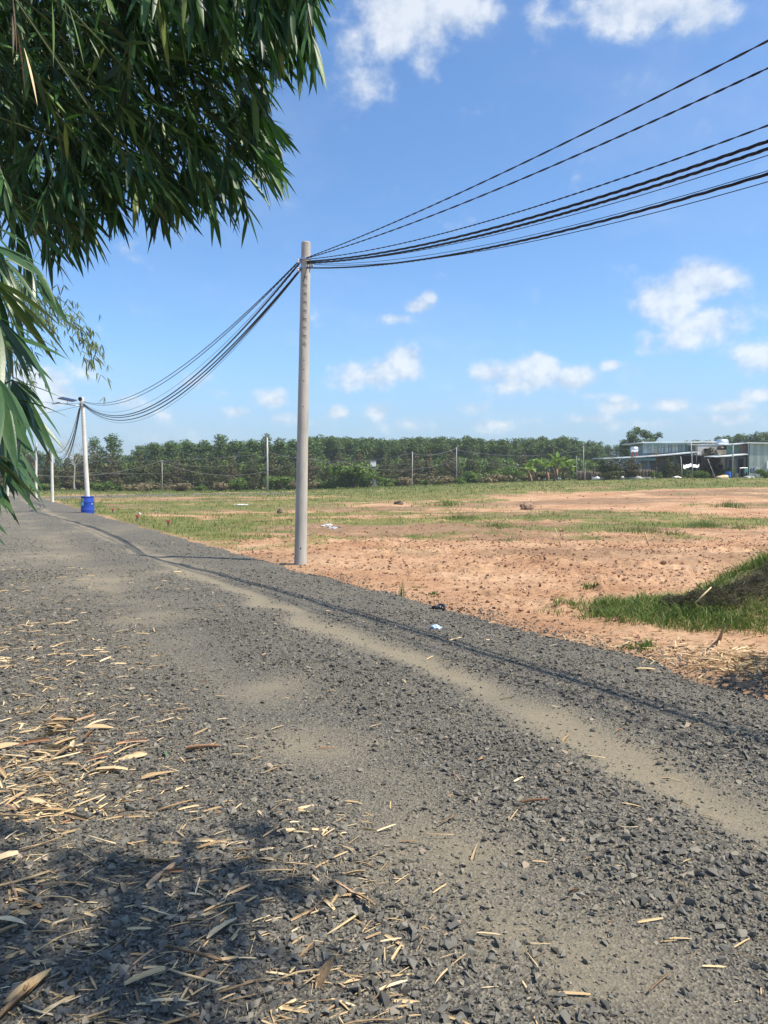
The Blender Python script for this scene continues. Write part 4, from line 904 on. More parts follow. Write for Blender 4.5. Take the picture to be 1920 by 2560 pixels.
def inside(px, py, poly):
    c = False; j = len(poly) - 1
    for i in range(len(poly)):
        xi, yi = poly[i]; xj, yj = poly[j]
        if (yi > py) != (yj > py) and px < (xj - xi) * (py - yi) / (yj - yi) + xi: c = not c
        j = i
    return c
def build_bamboo():
    rnd = random.Random(17); r = np.random.default_rng(17)
    b0 = Vector((-2.7, 2.6, float(field_z(-2.7, 2.6))))
    root = thing('bamboo', 'big leafy bamboo arching over the road from the left', 'bamboo', b0)
    cu = MB(); tips = [(-1.1, 4.6, 4.6), (-.2, 4.0, 5.2), (-2.6, 5.2, 4.4), (1.6, 2.0, 5.9), (2.4, 1.4, 5.4), (-1.9, 3.9, 3.9)]; nodes = []
    for k, tp in enumerate(tips):
        s_ = b0 + Vector((rnd.uniform(-.3, .3), rnd.uniform(-.3, .3), -.1)); e_ = Vector(tp); c = Vector((s_.x * .75 + e_.x * .25, s_.y * .75 + e_.y * .25, max(5.6, e_.z * 1.35))); pts = []; n = 22
        for i in range(n + 1):
            t = i / n; pts.append(s_ * (1 - t) ** 2 + c * 2 * t * (1 - t) + e_ * t * t)
        rad = [.032 * (1 - i / n) + .006 for i in range(n + 1)]
        cu = MB(); cu.tube([p - b0 for p in pts], rad, 8); cu.build('culm', M_culm, root, True); nodes += pts[8:]
    B = []; D = []; L = []; tw = MB(); singles = []
    def cluster(c, d, n, Lm, spread, out=False):
        """a twig with n leaves fanning off its end"""
        near = min(nodes, key=lambda q_: (q_ - c).length) if rnd.random() < .14 else None
        st = c - Vector(d).normalized() * .22
        if near is not None: tw.tube([near - b0, near.lerp(st, .55) + Vector((0, 0, .12)) - b0, st - b0, c - b0], [.005, .004, .003, .0022], 4, False)
        else: tw.tube([st - b0, c - b0], [.003, .002], 4, False)
        for k in range(n):
            dd = Vector(d) + Vector((rnd.gauss(0, spread), rnd.gauss(0, spread), rnd.gauss(-.05, spread * .7)))
            p = st.lerp(c, rnd.uniform(.15, 1)); l = Lm * rnd.uniform(.65, 1.2)
            B.append(p); D.append(dd.normalized()); L.append(l); singles.append(1 if out else 0)
    main = [(-60, -120), (660, -120), (700, 30), (700, 140), (715, 300), (710, 430), (690, 510), (600, 530), (500, 560), (440, 575), (390, 550), (330, 530), (300, 610), (225, 670), (150, 660), (60, 600), (-60, 580)]
    edge = [(600, -100), (800, -100), (785, 60), (790, 150), (700, 150), (640, 90)]
    for k in range(1500):
        px, py = rnd.uniform(-60, 720), rnd.uniform(-120, 640)
        if not inside(px + 30, py + 55, main): continue
        if (px > 430 or py > 330) and float(vnoise(px / 62.0, py / 62.0, 6)) < .34: continue
        Y = rnd.uniform(3.1, 4.6) + (.3 if px > 400 else 0); c = at(px, py, Y)
        q = max(0, px / 700.0); d = (.18 + .55 * q + rnd.gauss(0, .3), -.05 + rnd.gauss(0, .3), -.75 + rnd.gauss(0, .25))
        cluster(c, d, rnd.randint(6, 9), .150, .40, out=(py > 380 or px > 560) and Y < 3.75)
    # the edge sprays that give the outline
    for (px, py, dx, dy) in [(665, 300, .5, -.7), (655, 360, .5, -.75), (670, 420, .45, -.8), (650, 450, .4, -.8), (650, 250, .6, -.6), (650, 200, .6, -.5), (660, 400, .5, -.8), (640, 330, .5, -.7), (620, 430, .4, -.9), (580, 450, .3, -.9), (540, 460, .3, -.9), (500, 470, .2, -.95), (455, 510, .2, -.95), (600, 470, .3, -.9), (560, 480, .25, -.9), (520, 500, .2, -.95), (475, 500, .2, -.95), (420, 540, .2, -.95), (395, 520, .1, -1),
                             (350, 500, .15, -1), (310, 560, .45, -.9), (280, 540, .4, -.9), (240, 600, .35, -.95), (190, 620, .35, -.95), (150, 640, .3, -.95), (110, 640, .2, -.95), (60, 620, .1, -1), (225, 560, .3, -1), (170, 580, .3, -1)]:
        for _ in range(2):
            cluster(at(px + rnd.uniform(-22, 12), py + rnd.uniform(-25, 5), rnd.uniform(3.3, 4.0)), (dx + rnd.gauss(0, .12), rnd.gauss(0, .2), dy), rnd.randint(6, 9), .175, .32, out=True)
    for k in range(34):                                      # loose sprays that break the outline
        px, py = (rnd.uniform(655, 712), rnd.uniform(150, 470)) if k % 2 else (rnd.uniform(250, 660), 0)
        if not k % 2: py = 505 - (px - 250) * .02 + rnd.uniform(-20, 45)
        cluster(at(px, py, rnd.uniform(3.3, 4.2)), (.45 + rnd.gauss(0, .2), rnd.gauss(0, .2), -.8), rnd.randint(4, 7), .185, .30, out=True)
    for k in range(90):
        px, py = rnd.uniform(590, 800), rnd.uniform(-110, 150)
        if inside(px, py + 20, edge): cluster(at(px, py, rnd.uniform(2.9, 3.6)), (.22 + rnd.gauss(0, .15), rnd.gauss(0, .2), -.95), rnd.randint(6, 9), .175, .28, out=True)
    for k in range(16):
        cluster(at(rnd.uniform(640, 790), rnd.uniform(-60, 130), rnd.uniform(2.9, 3.5)), (.25 + rnd.gauss(0, .12), rnd.gauss(0, .2), -.95), 7, .20, .2, out=True)
    for k in range(40):
        cluster(at(rnd.uniform(330, 640), rnd.uniform(-90, 60), rnd.uniform(2.9, 3.6)), (.12 + rnd.gauss(0, .2), rnd.gauss(0, .2), -.95), 7, .20, .25)
    # boughs overhead, above the frame, whose shade falls on the road at the lower left
    sv = SUN_DIR / SUN_DIR.z
    for (px, py, w, hgt, n) in [(60, 2480, .22, .14, 30), (250, 2400, .22, .12, 34), (430, 2330, .16, .10, 20), (120, 2330, .18, .08, 18), (560, 2240, .15, .06, 14), (330, 2180, .22, .07, 20), (90, 2180, .2, .07, 14), (480, 2190, .14, .05, 10), (720, 2230, .12, .05, 7), (280, 2500, .2, .08, 18), (40, 2090, .15, .05, 7), (650, 2420, .12, .05, 5), (700, 2080, .14, .04, 3),
                                  (-70, 1570, .10, .05, 10), (-60, 1630, .10, .05, 8)]:
        g = hit(px, py, road_z)
        for _ in range(n):
            hh = rnd.uniform(4.2, 5.4); c = g + Vector((rnd.gauss(0, w), rnd.gauss(0, hgt * 1.6), 0)) + sv * hh
            cluster(c, (rnd.gauss(0, .5), rnd.gauss(0, .5), -.5), 7, .19, .4)
    B = np.array([list(v) for v in B]); D = np.array([list(v) for v in D]); L = np.array(L); singles = np.array(singles); n = len(B)
    ind = np.nonzero(singles)[0]; rnd2 = np.random.default_rng(4); ind = rnd2.permutation(ind)[:190]; keep = np.ones(n, bool); keep[ind] = False
    for i in ind: leaf_obj(root, B[i], D[i], float(L[i]), rnd.gauss(0, .7), LEAFQ, rnd)
    V, F = blades(B[keep] - np.array(b0), D[keep], L[keep], L[keep] * r.uniform(.10, .155, keep.sum()), r.uniform(.02, .22, keep.sum()), r.normal(0, .8, keep.sum()), .22)
    t = np.clip(r.normal(.42, .26, keep.sum()), 0, 1)
    fo = link('foliage', mesh_np('foliage', V, F, M_bamboo, True, np.repeat(t, 21)), root); fo['kind'] = 'stuff'
    tw.build('twigs', M_culm, root)
    # a few dead hanging leaves at the top left
    for (px, py, l, dx) in [(30, -20, .22, .06), (40, 60, .24, .12), (60, 120, .20, .22), (30, 40, .14, .0), (160, 0, .24, .15), (170, 10, .22, .25), (130, 5, .22, 0)]:
        V, F = blades([[0, 0, 0]], [[dx, 0, -1]], np.array([l]), np.array([.015]), np.array([.0]), np.array([rnd.gauss(0, .8)]), .5)
        p = at(px, py, 2.6); o = link('dead_leaf', mesh_np('dead_leaf', V, F, M_straw if px < 100 else M_greenleaf, True), root); o.location = p - b0
build_bamboo()
def build_near_bamboo():
    rnd = random.Random(29); b0 = Vector((-1.75, 1.55, float(field_z(-1.75, 1.55))))
    root = thing('bamboo', 'young bamboo with broad leaves close by at the left picture edge', 'bamboo', b0)
    for k, pts in enumerate([[(0, 0, -.1), (.05, .2, 1.0), (.15, .5, 1.8), (.35, .75, 2.15), (.5, .9, 2.1)], [(.1, .1, -.1), (.1, .3, .7), (.2, .6, 1.3), (.42, .8, 1.75), (.55, .9, 1.8)], [(-.1, 0, -.1), (.0, .2, .6), (.15, .5, 1.1), (.4, .75, 1.5), (.52, .8, 1.52)]]):
        MB().tube(pts, [.014, .012, .009, .006, .004], 7).build('culm', M_culm, root, True)
    tw = MB()
    # (pixel of the fan's origin, depth, list of leaf end offsets in pixels)
    fans = [((-20, 700), 1.95, [(150, 210), (120, 260), (60, 240), (170, 130), (190, 180)]),
            ((-10, 790), 1.75, [(160, 100), (165, 180), (100, 160), (60, 190), (20, 210)]),
            ((-30, 830), 1.85, [(150, 130), (110, 240), (60, 250), (180, 60)]),
            ((0, 640), 2.3, [(110, 110), (60, 140), (110, 60), (30, 160)]),
            ((20, 720), 2.4, [(90, 120), (40, 140), (110, 80)]),
            ((30, 950), 1.8, [(130, 55), (120, 130), (40, 160), (75, 170), (10, 180)]),
            ((-10, 940), 1.6, [(60, 210), (70, 130), (25, 200), (110, 150)]),
            ((35, 1000), 1.75, [(120, 120), (90, 150), (50, 150), (140, 60), (20, 130)]),
            ((-20, 1000), 1.7, [(50, 130), (70, 200), (90, 150)]),
            ((-20, 1100), 1.7, [(90, 130), (130, 140), (60, 170), (40, 110)]),
            ((10, 1090), 1.9, [(70, 120), (60, 90), (95, 130), (20, 140)]),
            ((-40, 1130), 1.6, [(140, 140), (110, 60), (60, 120)]),
            ((-30, 1190), 1.7, [(60, 80), (65, 110), (45, 90), (30, 100)]),
            ((-40, 560), 2.3, [(110, 60), (100, 110), (60, 150), (40, 90)]),
            ((-30, 610), 2.1, [(120, 90), (80, 140), (130, 50), (30, 120)]),
            ((60, 640), 2.5, [(60, 120), (90, 110), (40, 150), (10, 110)]),
            ((90, 700), 2.6, [(30, 70), (50, 60), (60, 110)]),
            ((-30, 1290), 1.6, [(30, 40), (25, 60)])]
    for (o, Y, lv) in fans:
        O = at(o[0], o[1], Y); nodes = [Vector(p) + b0 for p in ((.35, .75, 2.15), (.42, .8, 1.75), (.4, .75, 1.5))]; nn = min(nodes, key=lambda q_: (q_ - O).length)
        tw.tube([nn - b0, (nn.lerp(O, .5) + Vector((-.05, 0, .08))) - b0, O - b0], [.004, .003, .002], 5, False)
        for (dx, dy) in lv + [(a_ * rnd.uniform(.5, .95) + rnd.uniform(-25, 15), b_ * rnd.uniform(.7, 1.0) + rnd.uniform(-20, 25)) for a_, b_ in lv[:3]]:
            E = at(o[0] + dx, o[1] + dy, Y + rnd.uniform(-.14, .10)); d = E - O; l = d.length * rnd.uniform(1.0, 1.1)
            d = (d.normalized() + Vector((0, 0, .16))).normalized(); leaf_obj(root, O, d, max(l, .1), rnd.gauss(0, .55), LEAFP, rnd)
    tw.build('twigs', M_culm, root)
build_near_bamboo()
def build_far_bamboo():
    rnd = random.Random(31); r = np.random.default_rng(31); Y = 11.0; b0 = at(-230, 1207, Y); b0.z = float(field_z(b0.x, b0.y))
    root = thing('bamboo', 'slender small-leaved bamboo farther back behind the near leaves', 'bamboo', b0)
    B = []; D = []; L = []; tips = [[(-230, 1400), (-180, 900), (-60, 650), (80, 710), (160, 755), (215, 810), (245, 890)], [(-230, 1400), (-170, 950), (-80, 720), (20, 690), (100, 720), (130, 790)], [(-230, 1400), (-190, 1000), (-120, 800), (-40, 780), (40, 860), (60, 960)], [(-230, 1400), (-200, 1000), (-140, 860), (-60, 900), (10, 1010), (20, 1100)]]
    for ti, pl in enumerate(tips):
        pts = [at(a, b, Y + rnd.uniform(-.2, .2)) for a, b in pl]; pts[0] = b0.copy()
        MB().tube([p - b0 for p in pts], [.03, .02, .013, .008, .006, .004, .003][:len(pts)], 6).build('culm', M_culm, root, True)
        for i in range(2, len(pts) - 1):
            for k in range(44 if ti == 0 else 70):
                p = pts[i].lerp(pts[i + 1], rnd.random()) + Vector((rnd.gauss(0, .10), rnd.gauss(0, .2), rnd.gauss(-.16, .16)))
                for _ in range(3): B.append(list(p)); D.append([rnd.gauss(.25, .4), rnd.gauss(0, .4), rnd.gauss(-.9, .25)]); L.append(rnd.uniform(.09, .19))
    B = np.array(B); D = np.array(D); L = np.array(L); n = len(B)
    V, F = blades(B - np.array(b0), D, L, L * .13, r.uniform(0, .1, n), r.normal(0, .8, n), .2, 4, np.array([.2, 1, .7, .02]))
    o = link('foliage', mesh_np('foliage', V, F, M_bamboo_far, True, np.repeat(np.clip(r.normal(.5, .2, n), 0, 1), 12)), root); o['kind'] = 'stuff'
build_far_bamboo()

# ------------------------------------------------------------------ banana plants
def banana(px, by, ty, Y, label, seed):
    rnd = random.Random(seed); b = at(px, by, Y); gz = float(field_z(b.x, b.y)); H = at(px, ty, Y).z - gz
    o = thing('banana_plant', label, 'banana plant', (b.x, b.y, gz), 0, 'banana plants'); sh = H * .55
    MB().tube([(0, 0, -.2), (rnd.uniform(-.1, .1), 0, sh * .5), (rnd.uniform(-.2, .2), 0, sh)], [.15, .12, .08], 9).build('stem', M_banstem, o, True)
    for k in range(12):
        a = k * 2.4 + rnd.uniform(-.4, .4); el = rnd.uniform(.35, 1.35) if k < 10 else 1.45; l = rnd.uniform(1.6, 2.4); d = [math.cos(a) * math.cos(el), math.sin(a) * math.cos(el), math.sin(el)]
        V, F = blades([[0, 0, sh - .1]], [d], np.array([l]), np.array([.62]), np.array([rnd.uniform(.25, .75)]), np.array([rnd.gauss(0, .4)]), .35, 9, np.array([.06, .12, .6, .95, 1, 1, .85, .55, .08]))
        link('leaf', mesh_np('leaf', V, F, M_ban, True), o)
    for k in range(3):
        a = rnd.uniform(0, 6.28); V, F = blades([[0, 0, sh - .2]], [[math.cos(a) * .4, math.sin(a) * .4, -.6]], np.array([1.1]), np.array([.3]), np.array([.4]), np.array([0.]), .5, 9, np.array([.1, .3, .6, .8, .8, .7, .6, .4, .08]))
        link('dead_leaf', mesh_np('dead_leaf', V, F, M_straw_b, True), o)
for i, (px, ty, Y) in enumerate([(1322, 1152, 93), (1340, 1128, 95), (1366, 1140, 93), (1392, 1122, 94), (1408, 1132, 96), (1424, 1146, 94)]):
    banana(px, 1205, ty, Y, 'green banana plant, %s from the left in the clump' % ORD[i], 50 + i)
# dried cane beside the farmhouse
def canes():
    rnd = random.Random(8); b = at(1645, 1195, 90); gz = float(field_z(b.x, b.y)); o = thing('cane_clump', 'tall pale half-dried cane clump before the farmhouse', 'cane', (b.x, b.y, gz))
    s = MB()
    for k in range(9): s.tube([(rnd.uniform(-.5, .5), rnd.uniform(-.2, .2), -.1), (rnd.uniform(-.6, .6), 0, 1.6), (rnd.uniform(-.8, .8), 0, rnd.uniform(2.6, 3.6))], [.05, .045, .02], 6)
    s.build('stalks', M_straw, o)
    for k in range(30):
        a = rnd.uniform(0, 6.28); V, F = blades([[rnd.uniform(-.6, .6), 0, rnd.uniform(.9, 3.3)]], [[math.cos(a), math.sin(a) * .4, rnd.uniform(-.2, 1.2)]], np.array([rnd.uniform(.6, 1.1)]), np.array([.10]), np.array([rnd.uniform(.3, .9)]), np.array([0.]), .3)
        link('leaf', mesh_np('leaf', V, F, M_ban if k % 3 == 0 else M_straw, True), o)
canes()

# ------------------------------------------------------------------ grass
def grass_mesh(name, x, y, z, h, w, lean, seed, tint, label, obj_loc=None):
    r = np.random.default_rng(seed); n = len(x); a = r.uniform(0, 2 * np.pi, n); f = r.uniform(0, 2 * np.pi, n)
    B = np.stack([x, y, z], -1); ld = np.stack([np.cos(a), np.sin(a), np.zeros(n)], -1) * (lean * h)[:, None]; sd_ = np.stack([np.cos(f), np.sin(f), np.zeros(n)], -1) * (w / 2)[:, None]
    upv = np.stack([np.zeros(n), np.zeros(n), h], -1)
    V = np.stack([B - sd_, B + sd_, B + upv * .6 + ld * .35 + sd_ * .8, B + upv * .6 + ld * .35 - sd_ * .8, B + upv * .92 + ld + sd_ * .05, B + upv * .92 + ld - sd_ * .05], 1).reshape(-1, 3)
    F = (np.array([[0, 1, 2, 3], [3, 2, 4, 5]])[None] + (np.arange(n) * 6)[:, None, None]).reshape(-1, 4)
    return mesh_np(name, V, F, M_grass, False, np.repeat(tint, 6))
def build_grass():
    r = np.random.default_rng(41); X = []; Y = []; H = []; W = []; T = []
    for (y0, y1, n, h0, w0) in ((7, 14, 9000, .07, .006), (14, 24, 42000, .085, .010), (24, 40, 46000, .10, .018), (40, 65, 46000, .12, .026), (65, 125, 120000, .13, .05)):
        ww = .58 * y1 + 1; x = r.uniform(-ww, ww, n); y = r.uniform(y0, y1, n); g = grass_cover(x, y)
        tuft = fbm(x * 1.6, y * 1.6, 2, 81); k = (r.random(n) < g * np.clip(2.6 * tuft - .75, .05, 1)) & (np.abs(x) < .55 * y + 1) & (road_u(x, y) < -.05)
        x, y, tuft = x[k], y[k], tuft[k]; m = len(x); X.append(x); Y.append(y); H.append(h0 * r.uniform(.45, 1.3, m) * (.55 + 1.1 * np.clip(tuft, 0, 1))); W.append(w0 * r.uniform(.6, 1.3, m)); T.append(np.clip(r.normal(.46, .2, m) + (r.random(m) < .15) * .4 + .5 * (fbm(x * .12, y * .12, 3, 131) - .5), 0, 1))
    X, Y, H, W, T = map(np.concatenate, (X, Y, H, W, T))
    tag(link('field_grass', grass_mesh('field_grass', X, Y, field_z(X, Y) - .01, H, W, r.uniform(.1, .9, len(X)), 42, T, '')), 'short patchy grass growing over the field', None, None, 'stuff')
    # thick grass on the bank at the right
    n = 80000; x = r.uniform(1.8, 7.5, n); y = r.uniform(6.6, 11.5, n)
    ax_ = (x - 4.3) * .94 + (y - 8.5) * -.34; ay_ = (x - 4.3) * .34 + (y - 8.5) * .94
    d = np.exp(-np.abs((ax_ / 2.15)) ** 3 - np.abs(ay_ / (1.05 + .16 * ax_)) ** 3); cl = fbm(x * 2.2, y * 2.2, 3, 123)
    k = (r.random(n) < np.clip(d * 2.2 - .45, 0, 1) * np.clip(cl * 2.4 - .5, .12, 1)) & (road_u(x, y) < -.45)
    x, y, d, cl = x[k], y[k], d[k], cl[k]; m = len(x)
    o = link('bank_grass', grass_mesh('bank_grass', x, y, field_z(x, y) - .01, r.uniform(.06, .21, m) * (.30 + .5 * d + .45 * cl), r.uniform(.006, .013, m), r.uniform(.2, 1.1, m), 43, np.clip(r.normal(.54, .18, m) + (r.random(m) < .06) * .45, 0, 1), ''))
    tag(o, 'lush green grass on the bank at the right edge of the road', None, None, 'stuff')
build_grass()
def tuft(px, py, h, spread, n, label, seed, lean=.6, group='grass tufts on the bare field', name='grass_tuft', cat='grass tuft', w=.010, dry=0.0):
    p = hit(px, py, field_z); r = np.random.default_rng(seed); x = r.normal(0, spread, n); y = r.normal(0, spread * .8, n); z = field_z(x + p.x, y + p.y) - p.z - .01
    hh = h * r.uniform(.5, 1.15, n) * np.exp(-(x ** 2 + y ** 2) / (3 * spread ** 2 + 1e-6)); me = grass_mesh(name, x, y, z, hh, w * r.uniform(.6, 1.3, n), r.uniform(.1, 1, n) * lean, seed, np.clip(r.normal(.38, .17, n) + (r.random(n) < dry) * .6, 0, 1), '')
    o = thing(name, label, cat, p, 0, group); q_ = link('blades', me, o); q_['kind'] = 'stuff'
tuft(1600, 1332, .34, .55, 420, 'broad bright green grass tuft, left one of two in the right foreground field', 1)
tuft(1675, 1338, .26, .30, 200, 'smaller green grass tuft beside the broad one in the right field', 2)
tuft(1762, 1318, .40, .42, 340, 'tall grass tuft right of the broad tufts', 3)
tuft(1858, 1322, .22, .35, 200, 'low grass tuft near the right picture edge', 4)
tuft(1155, 1296, .26, .55, 320, 'dark green tuft halfway across the field right of the near pole', 5, w=.014)
tuft(1240, 1320, .28, .40, 260, 'green tuft below the halfway one right of the near pole', 6, w=.012)
tuft(1825, 1268, .5, .6, 280, 'tall upright tuft at the far side of the right field', 7, w=.02)
tuft(1120, 1264, .5, .6, 260, 'small tuft near the bare strip in mid field', 8, w=.02)
tuft(660, 1342, .16, .4, 260, 'low tuft left of the near pole', 9)
tuft(1275, 1352, .12, .3, 160, 'flat tuft on the ploughed earth in mid field', 10)
tuft(1005, 1492, .36, .035, 26, 'tall thin rush growing at the gravel edge right of the near pole', 11, .22, None, 'rush', 'weed', .008)
tuft(1085, 1488, .10, .06, 40, 'small leafy weed right of the tall rush', 12, .9, 'small weeds on the red earth', 'weed', 'weed', .014)
tuft(1472, 1472, .16, .07, 60, 'pale green weed left of the grass bank', 13, .9, 'small weeds on the red earth', 'weed', 'weed', .016)
tuft(1590, 1622, .12, .10, 60, 'green weed at the gravel edge below the bank, left one', 14, .9, 'small weeds on the red earth', 'weed', 'weed', .012)
tuft(1620, 1618, .14, .05, 40, 'upright green weed at the gravel edge below the bank, right one', 15, .9, 'small weeds on the red earth', 'weed', 'weed', .012)
tuft(1040, 1470, .07, .08, 40, 'tiny weed just right of the rush', 16, .9, 'small weeds on the red earth', 'weed', 'weed', .01)
tuft(1838, 1455, .42, .05, 20, 'tall thin stem standing behind the dark netting', 17, .2, None, 'rush', 'weed', .008, .3)

# ------------------------------------------------------------------ torn dark netting thrown over the bank
def netting():
    r = np.random.default_rng(51); rnd = random.Random(51); Y0 = 7.6
    path = [(1655, 8.65), (1700, 8.55), (1750, 8.45), (1800, 8.35), (1850, 8.3), (1900, 8.3), (1950, 8.35), (2010, 8.4)]
    b0 = hit(1800, 1500, field_z); o = thing('shade_net', 'crumpled dark netting thrown over the grass bank at the right', 'netting', b0)
    wd = [.10, .15, .18, .19, .18, .17, .16, .15]; T = [Vector(((a - 960) / FPX * b, b + w_, 0)) for (a, b), w_ in zip(path, wd)]; Bo = [Vector(((a - 945) / FPX * b, b - w_, 0)) for (a, b), w_ in zip(path, wd)]
    def P(s, v):
        s = min(max(s, 0), 1) * (len(T) - 1); i = min(int(s), len(T) - 2); f = s - i; a = T[i].lerp(T[i + 1], f); b = Bo[i].lerp(Bo[i + 1], f)
        p = a.lerp(b, v); p.z = float(field_z(p.x, p.y)) + .10 + .05 * math.sin(min(max(v, 0), 1) * 3.1) + .04 * (float(fbm(s * 2.1, v * 4, 3, 3)) - .5) * 2; return p
    V = []; F = []; ns, nv = 60, 16
    for i in range(ns + 1):
        for j in range(nv + 1):
            p = P(i / ns, j / nv) - b0; V.append(p + Vector((0, .03, -.025)))
    for i in range(ns):
        for j in range(nv):
            if float(vnoise(i * .45, j * .6, 9)) < .32: F.append((i * (nv + 1) + j, (i + 1) * (nv + 1) + j, (i + 1) * (nv + 1) + j + 1, i * (nv + 1) + j + 1))
    sh = MB().add(V, F).mesh('mesh_sheet', M_net, True); a = sh.attributes.new('tint', 'FLOAT', 'POINT'); a.data.foreach_set('value', np.full(len(V), .25, np.float32)); link('mesh_sheet', sh, o)
    st = MB(); tints = []
    for k in range(1900):
        s, v = rnd.random(), rnd.uniform(-.12, 1.15); l = rnd.uniform(.02, .06); sl = rnd.gauss(0, .06); off = Vector((0, -rnd.uniform(0, .05), rnd.uniform(-.02, .05)))
        pts = [P(s + l * (q_ - .5), v + sl * (q_ - .5)) + off + Vector((0, 0, .008 * math.sin(q_ * 6 + k))) - b0 for q_ in (0, .33, .66, 1)]
        st.tube(pts, rnd.uniform(.0012, .0026), 3, False); tints += [rnd.betavariate(1.5, 2.2)] * 12
    me = st.mesh('loose_threads', M_net); a = me.attributes.new('tint', 'FLOAT', 'POINT'); a.data.foreach_set('value', np.array(tints, np.float32)); q_ = link('loose_threads', me, o); q_['kind'] = 'stuff'
netting()
def stick(pts, r, mat, label, name='stick', cat='stick', group='dry sticks'):
    b = Vector(pts[0]); return tag(MB().tube([Vector(p) - b for p in pts], r, 6).build(name, mat, None, True, b), label, cat, group)
stick([at(1740, 1505, 7.25), at(1778, 1468, 7.3)], .007, M_straw, 'pale dry stick lying on the dark netting')
stick([hit(1622, 1365, field_z), at(1612, 1330, hit(1622, 1365, field_z).y)], .018, M_straw, 'pale stick stuck upright before the broad grass tuft')
stick([hit(1402, 1367, field_z), at(1388, 1320, hit(1402, 1367, field_z).y)], .012, M_straw, 'thin pale cane stuck upright in the ploughed earth')
stick([hit(1798, 1600, field_z), at(1812, 1560, 6.7)], [.02, .004], M_wood, 'grey splintered stump at the foot of the grass bank', 'stump', 'stump', None)

# off-frame shrub right of the bank, whose shade reaches the gravel
def near_shrub(x, y):
    rnd = random.Random(71); b = Vector((x, y, float(field_z(x, y)))); o = thing('bush', 'leafy shrub just beyond the right picture edge', 'bush', b); t = MB(); blobs = []
    for k in range(14):
        a = rnd.uniform(0, 6.28); rr = rnd.uniform(.1, .8); e = (math.cos(a) * rr, math.sin(a) * rr, rnd.uniform(.4, 1.75)); t.tube(*limb((0, 0, -.1), e, .018, .005, .1, 4, rnd), 5); blobs.append((*e, rnd.uniform(.25, .45), rnd.uniform(.25, .45), rnd.uniform(.22, .4)))
    t.build('stem', M_bark, o, True); link('crown', crown_mesh('crown', blobs, 5200, .042, M_bush, 72), o)
near_shrub(4.45, 5.55)

# ------------------------------------------------------------------ litter: dry bamboo leaves, sheaths and straws
def litter_protos():
    lib = []
    for i in range(7):                                       # leaves and sheath strips, some rolled
        V, F = blades([[-.5, 0, .02]], [[1, 0, .12]], np.array([1.0]), np.array([(.08, .13, .18, .11, .22, .10, .14)[i]]), np.array([.12]), np.array([(-.4, .5, .2, 1.0, -.2, .8, .1)[i]]), (.9, 1.3, .7, 1.6, .5, -.8, 1.1)[i], 7, np.array(((.5, .8, 1, .95, .8, .5, .05), (.7, .9, 1, 1, .95, .9, .7), (.3, .9, 1, .8, .9, .5, .3), (.9, 1, 1, .9, .9, .8, .7), (.2, .7, 1, 1, .8, .5, .1), (.8, .9, .8, .9, 1, .9, .6), (.6, 1, .9, .7, .5, .3, .1))[i]))
        lib.append(mesh_np('dry_leaf', V, F, M_straw_b if i in (3, 5) else M_straw, True))
    st = []
    for i in range(4):                                       # straws: split culm pieces
        rd = (.022, .015, .030, .011)[i]; bend = (.02, .06, .01, .12)[i]
        st.append(MB().tube([(-.5, 0, .03), (-.17, bend, .035), (.17, bend, .03), (.5, 0, .035)], [rd, rd * 1.05, rd, rd * .8], 5).mesh('dry_straw', M_straw, True))
    return lib, st
LLIB, SLIB = litter_protos()
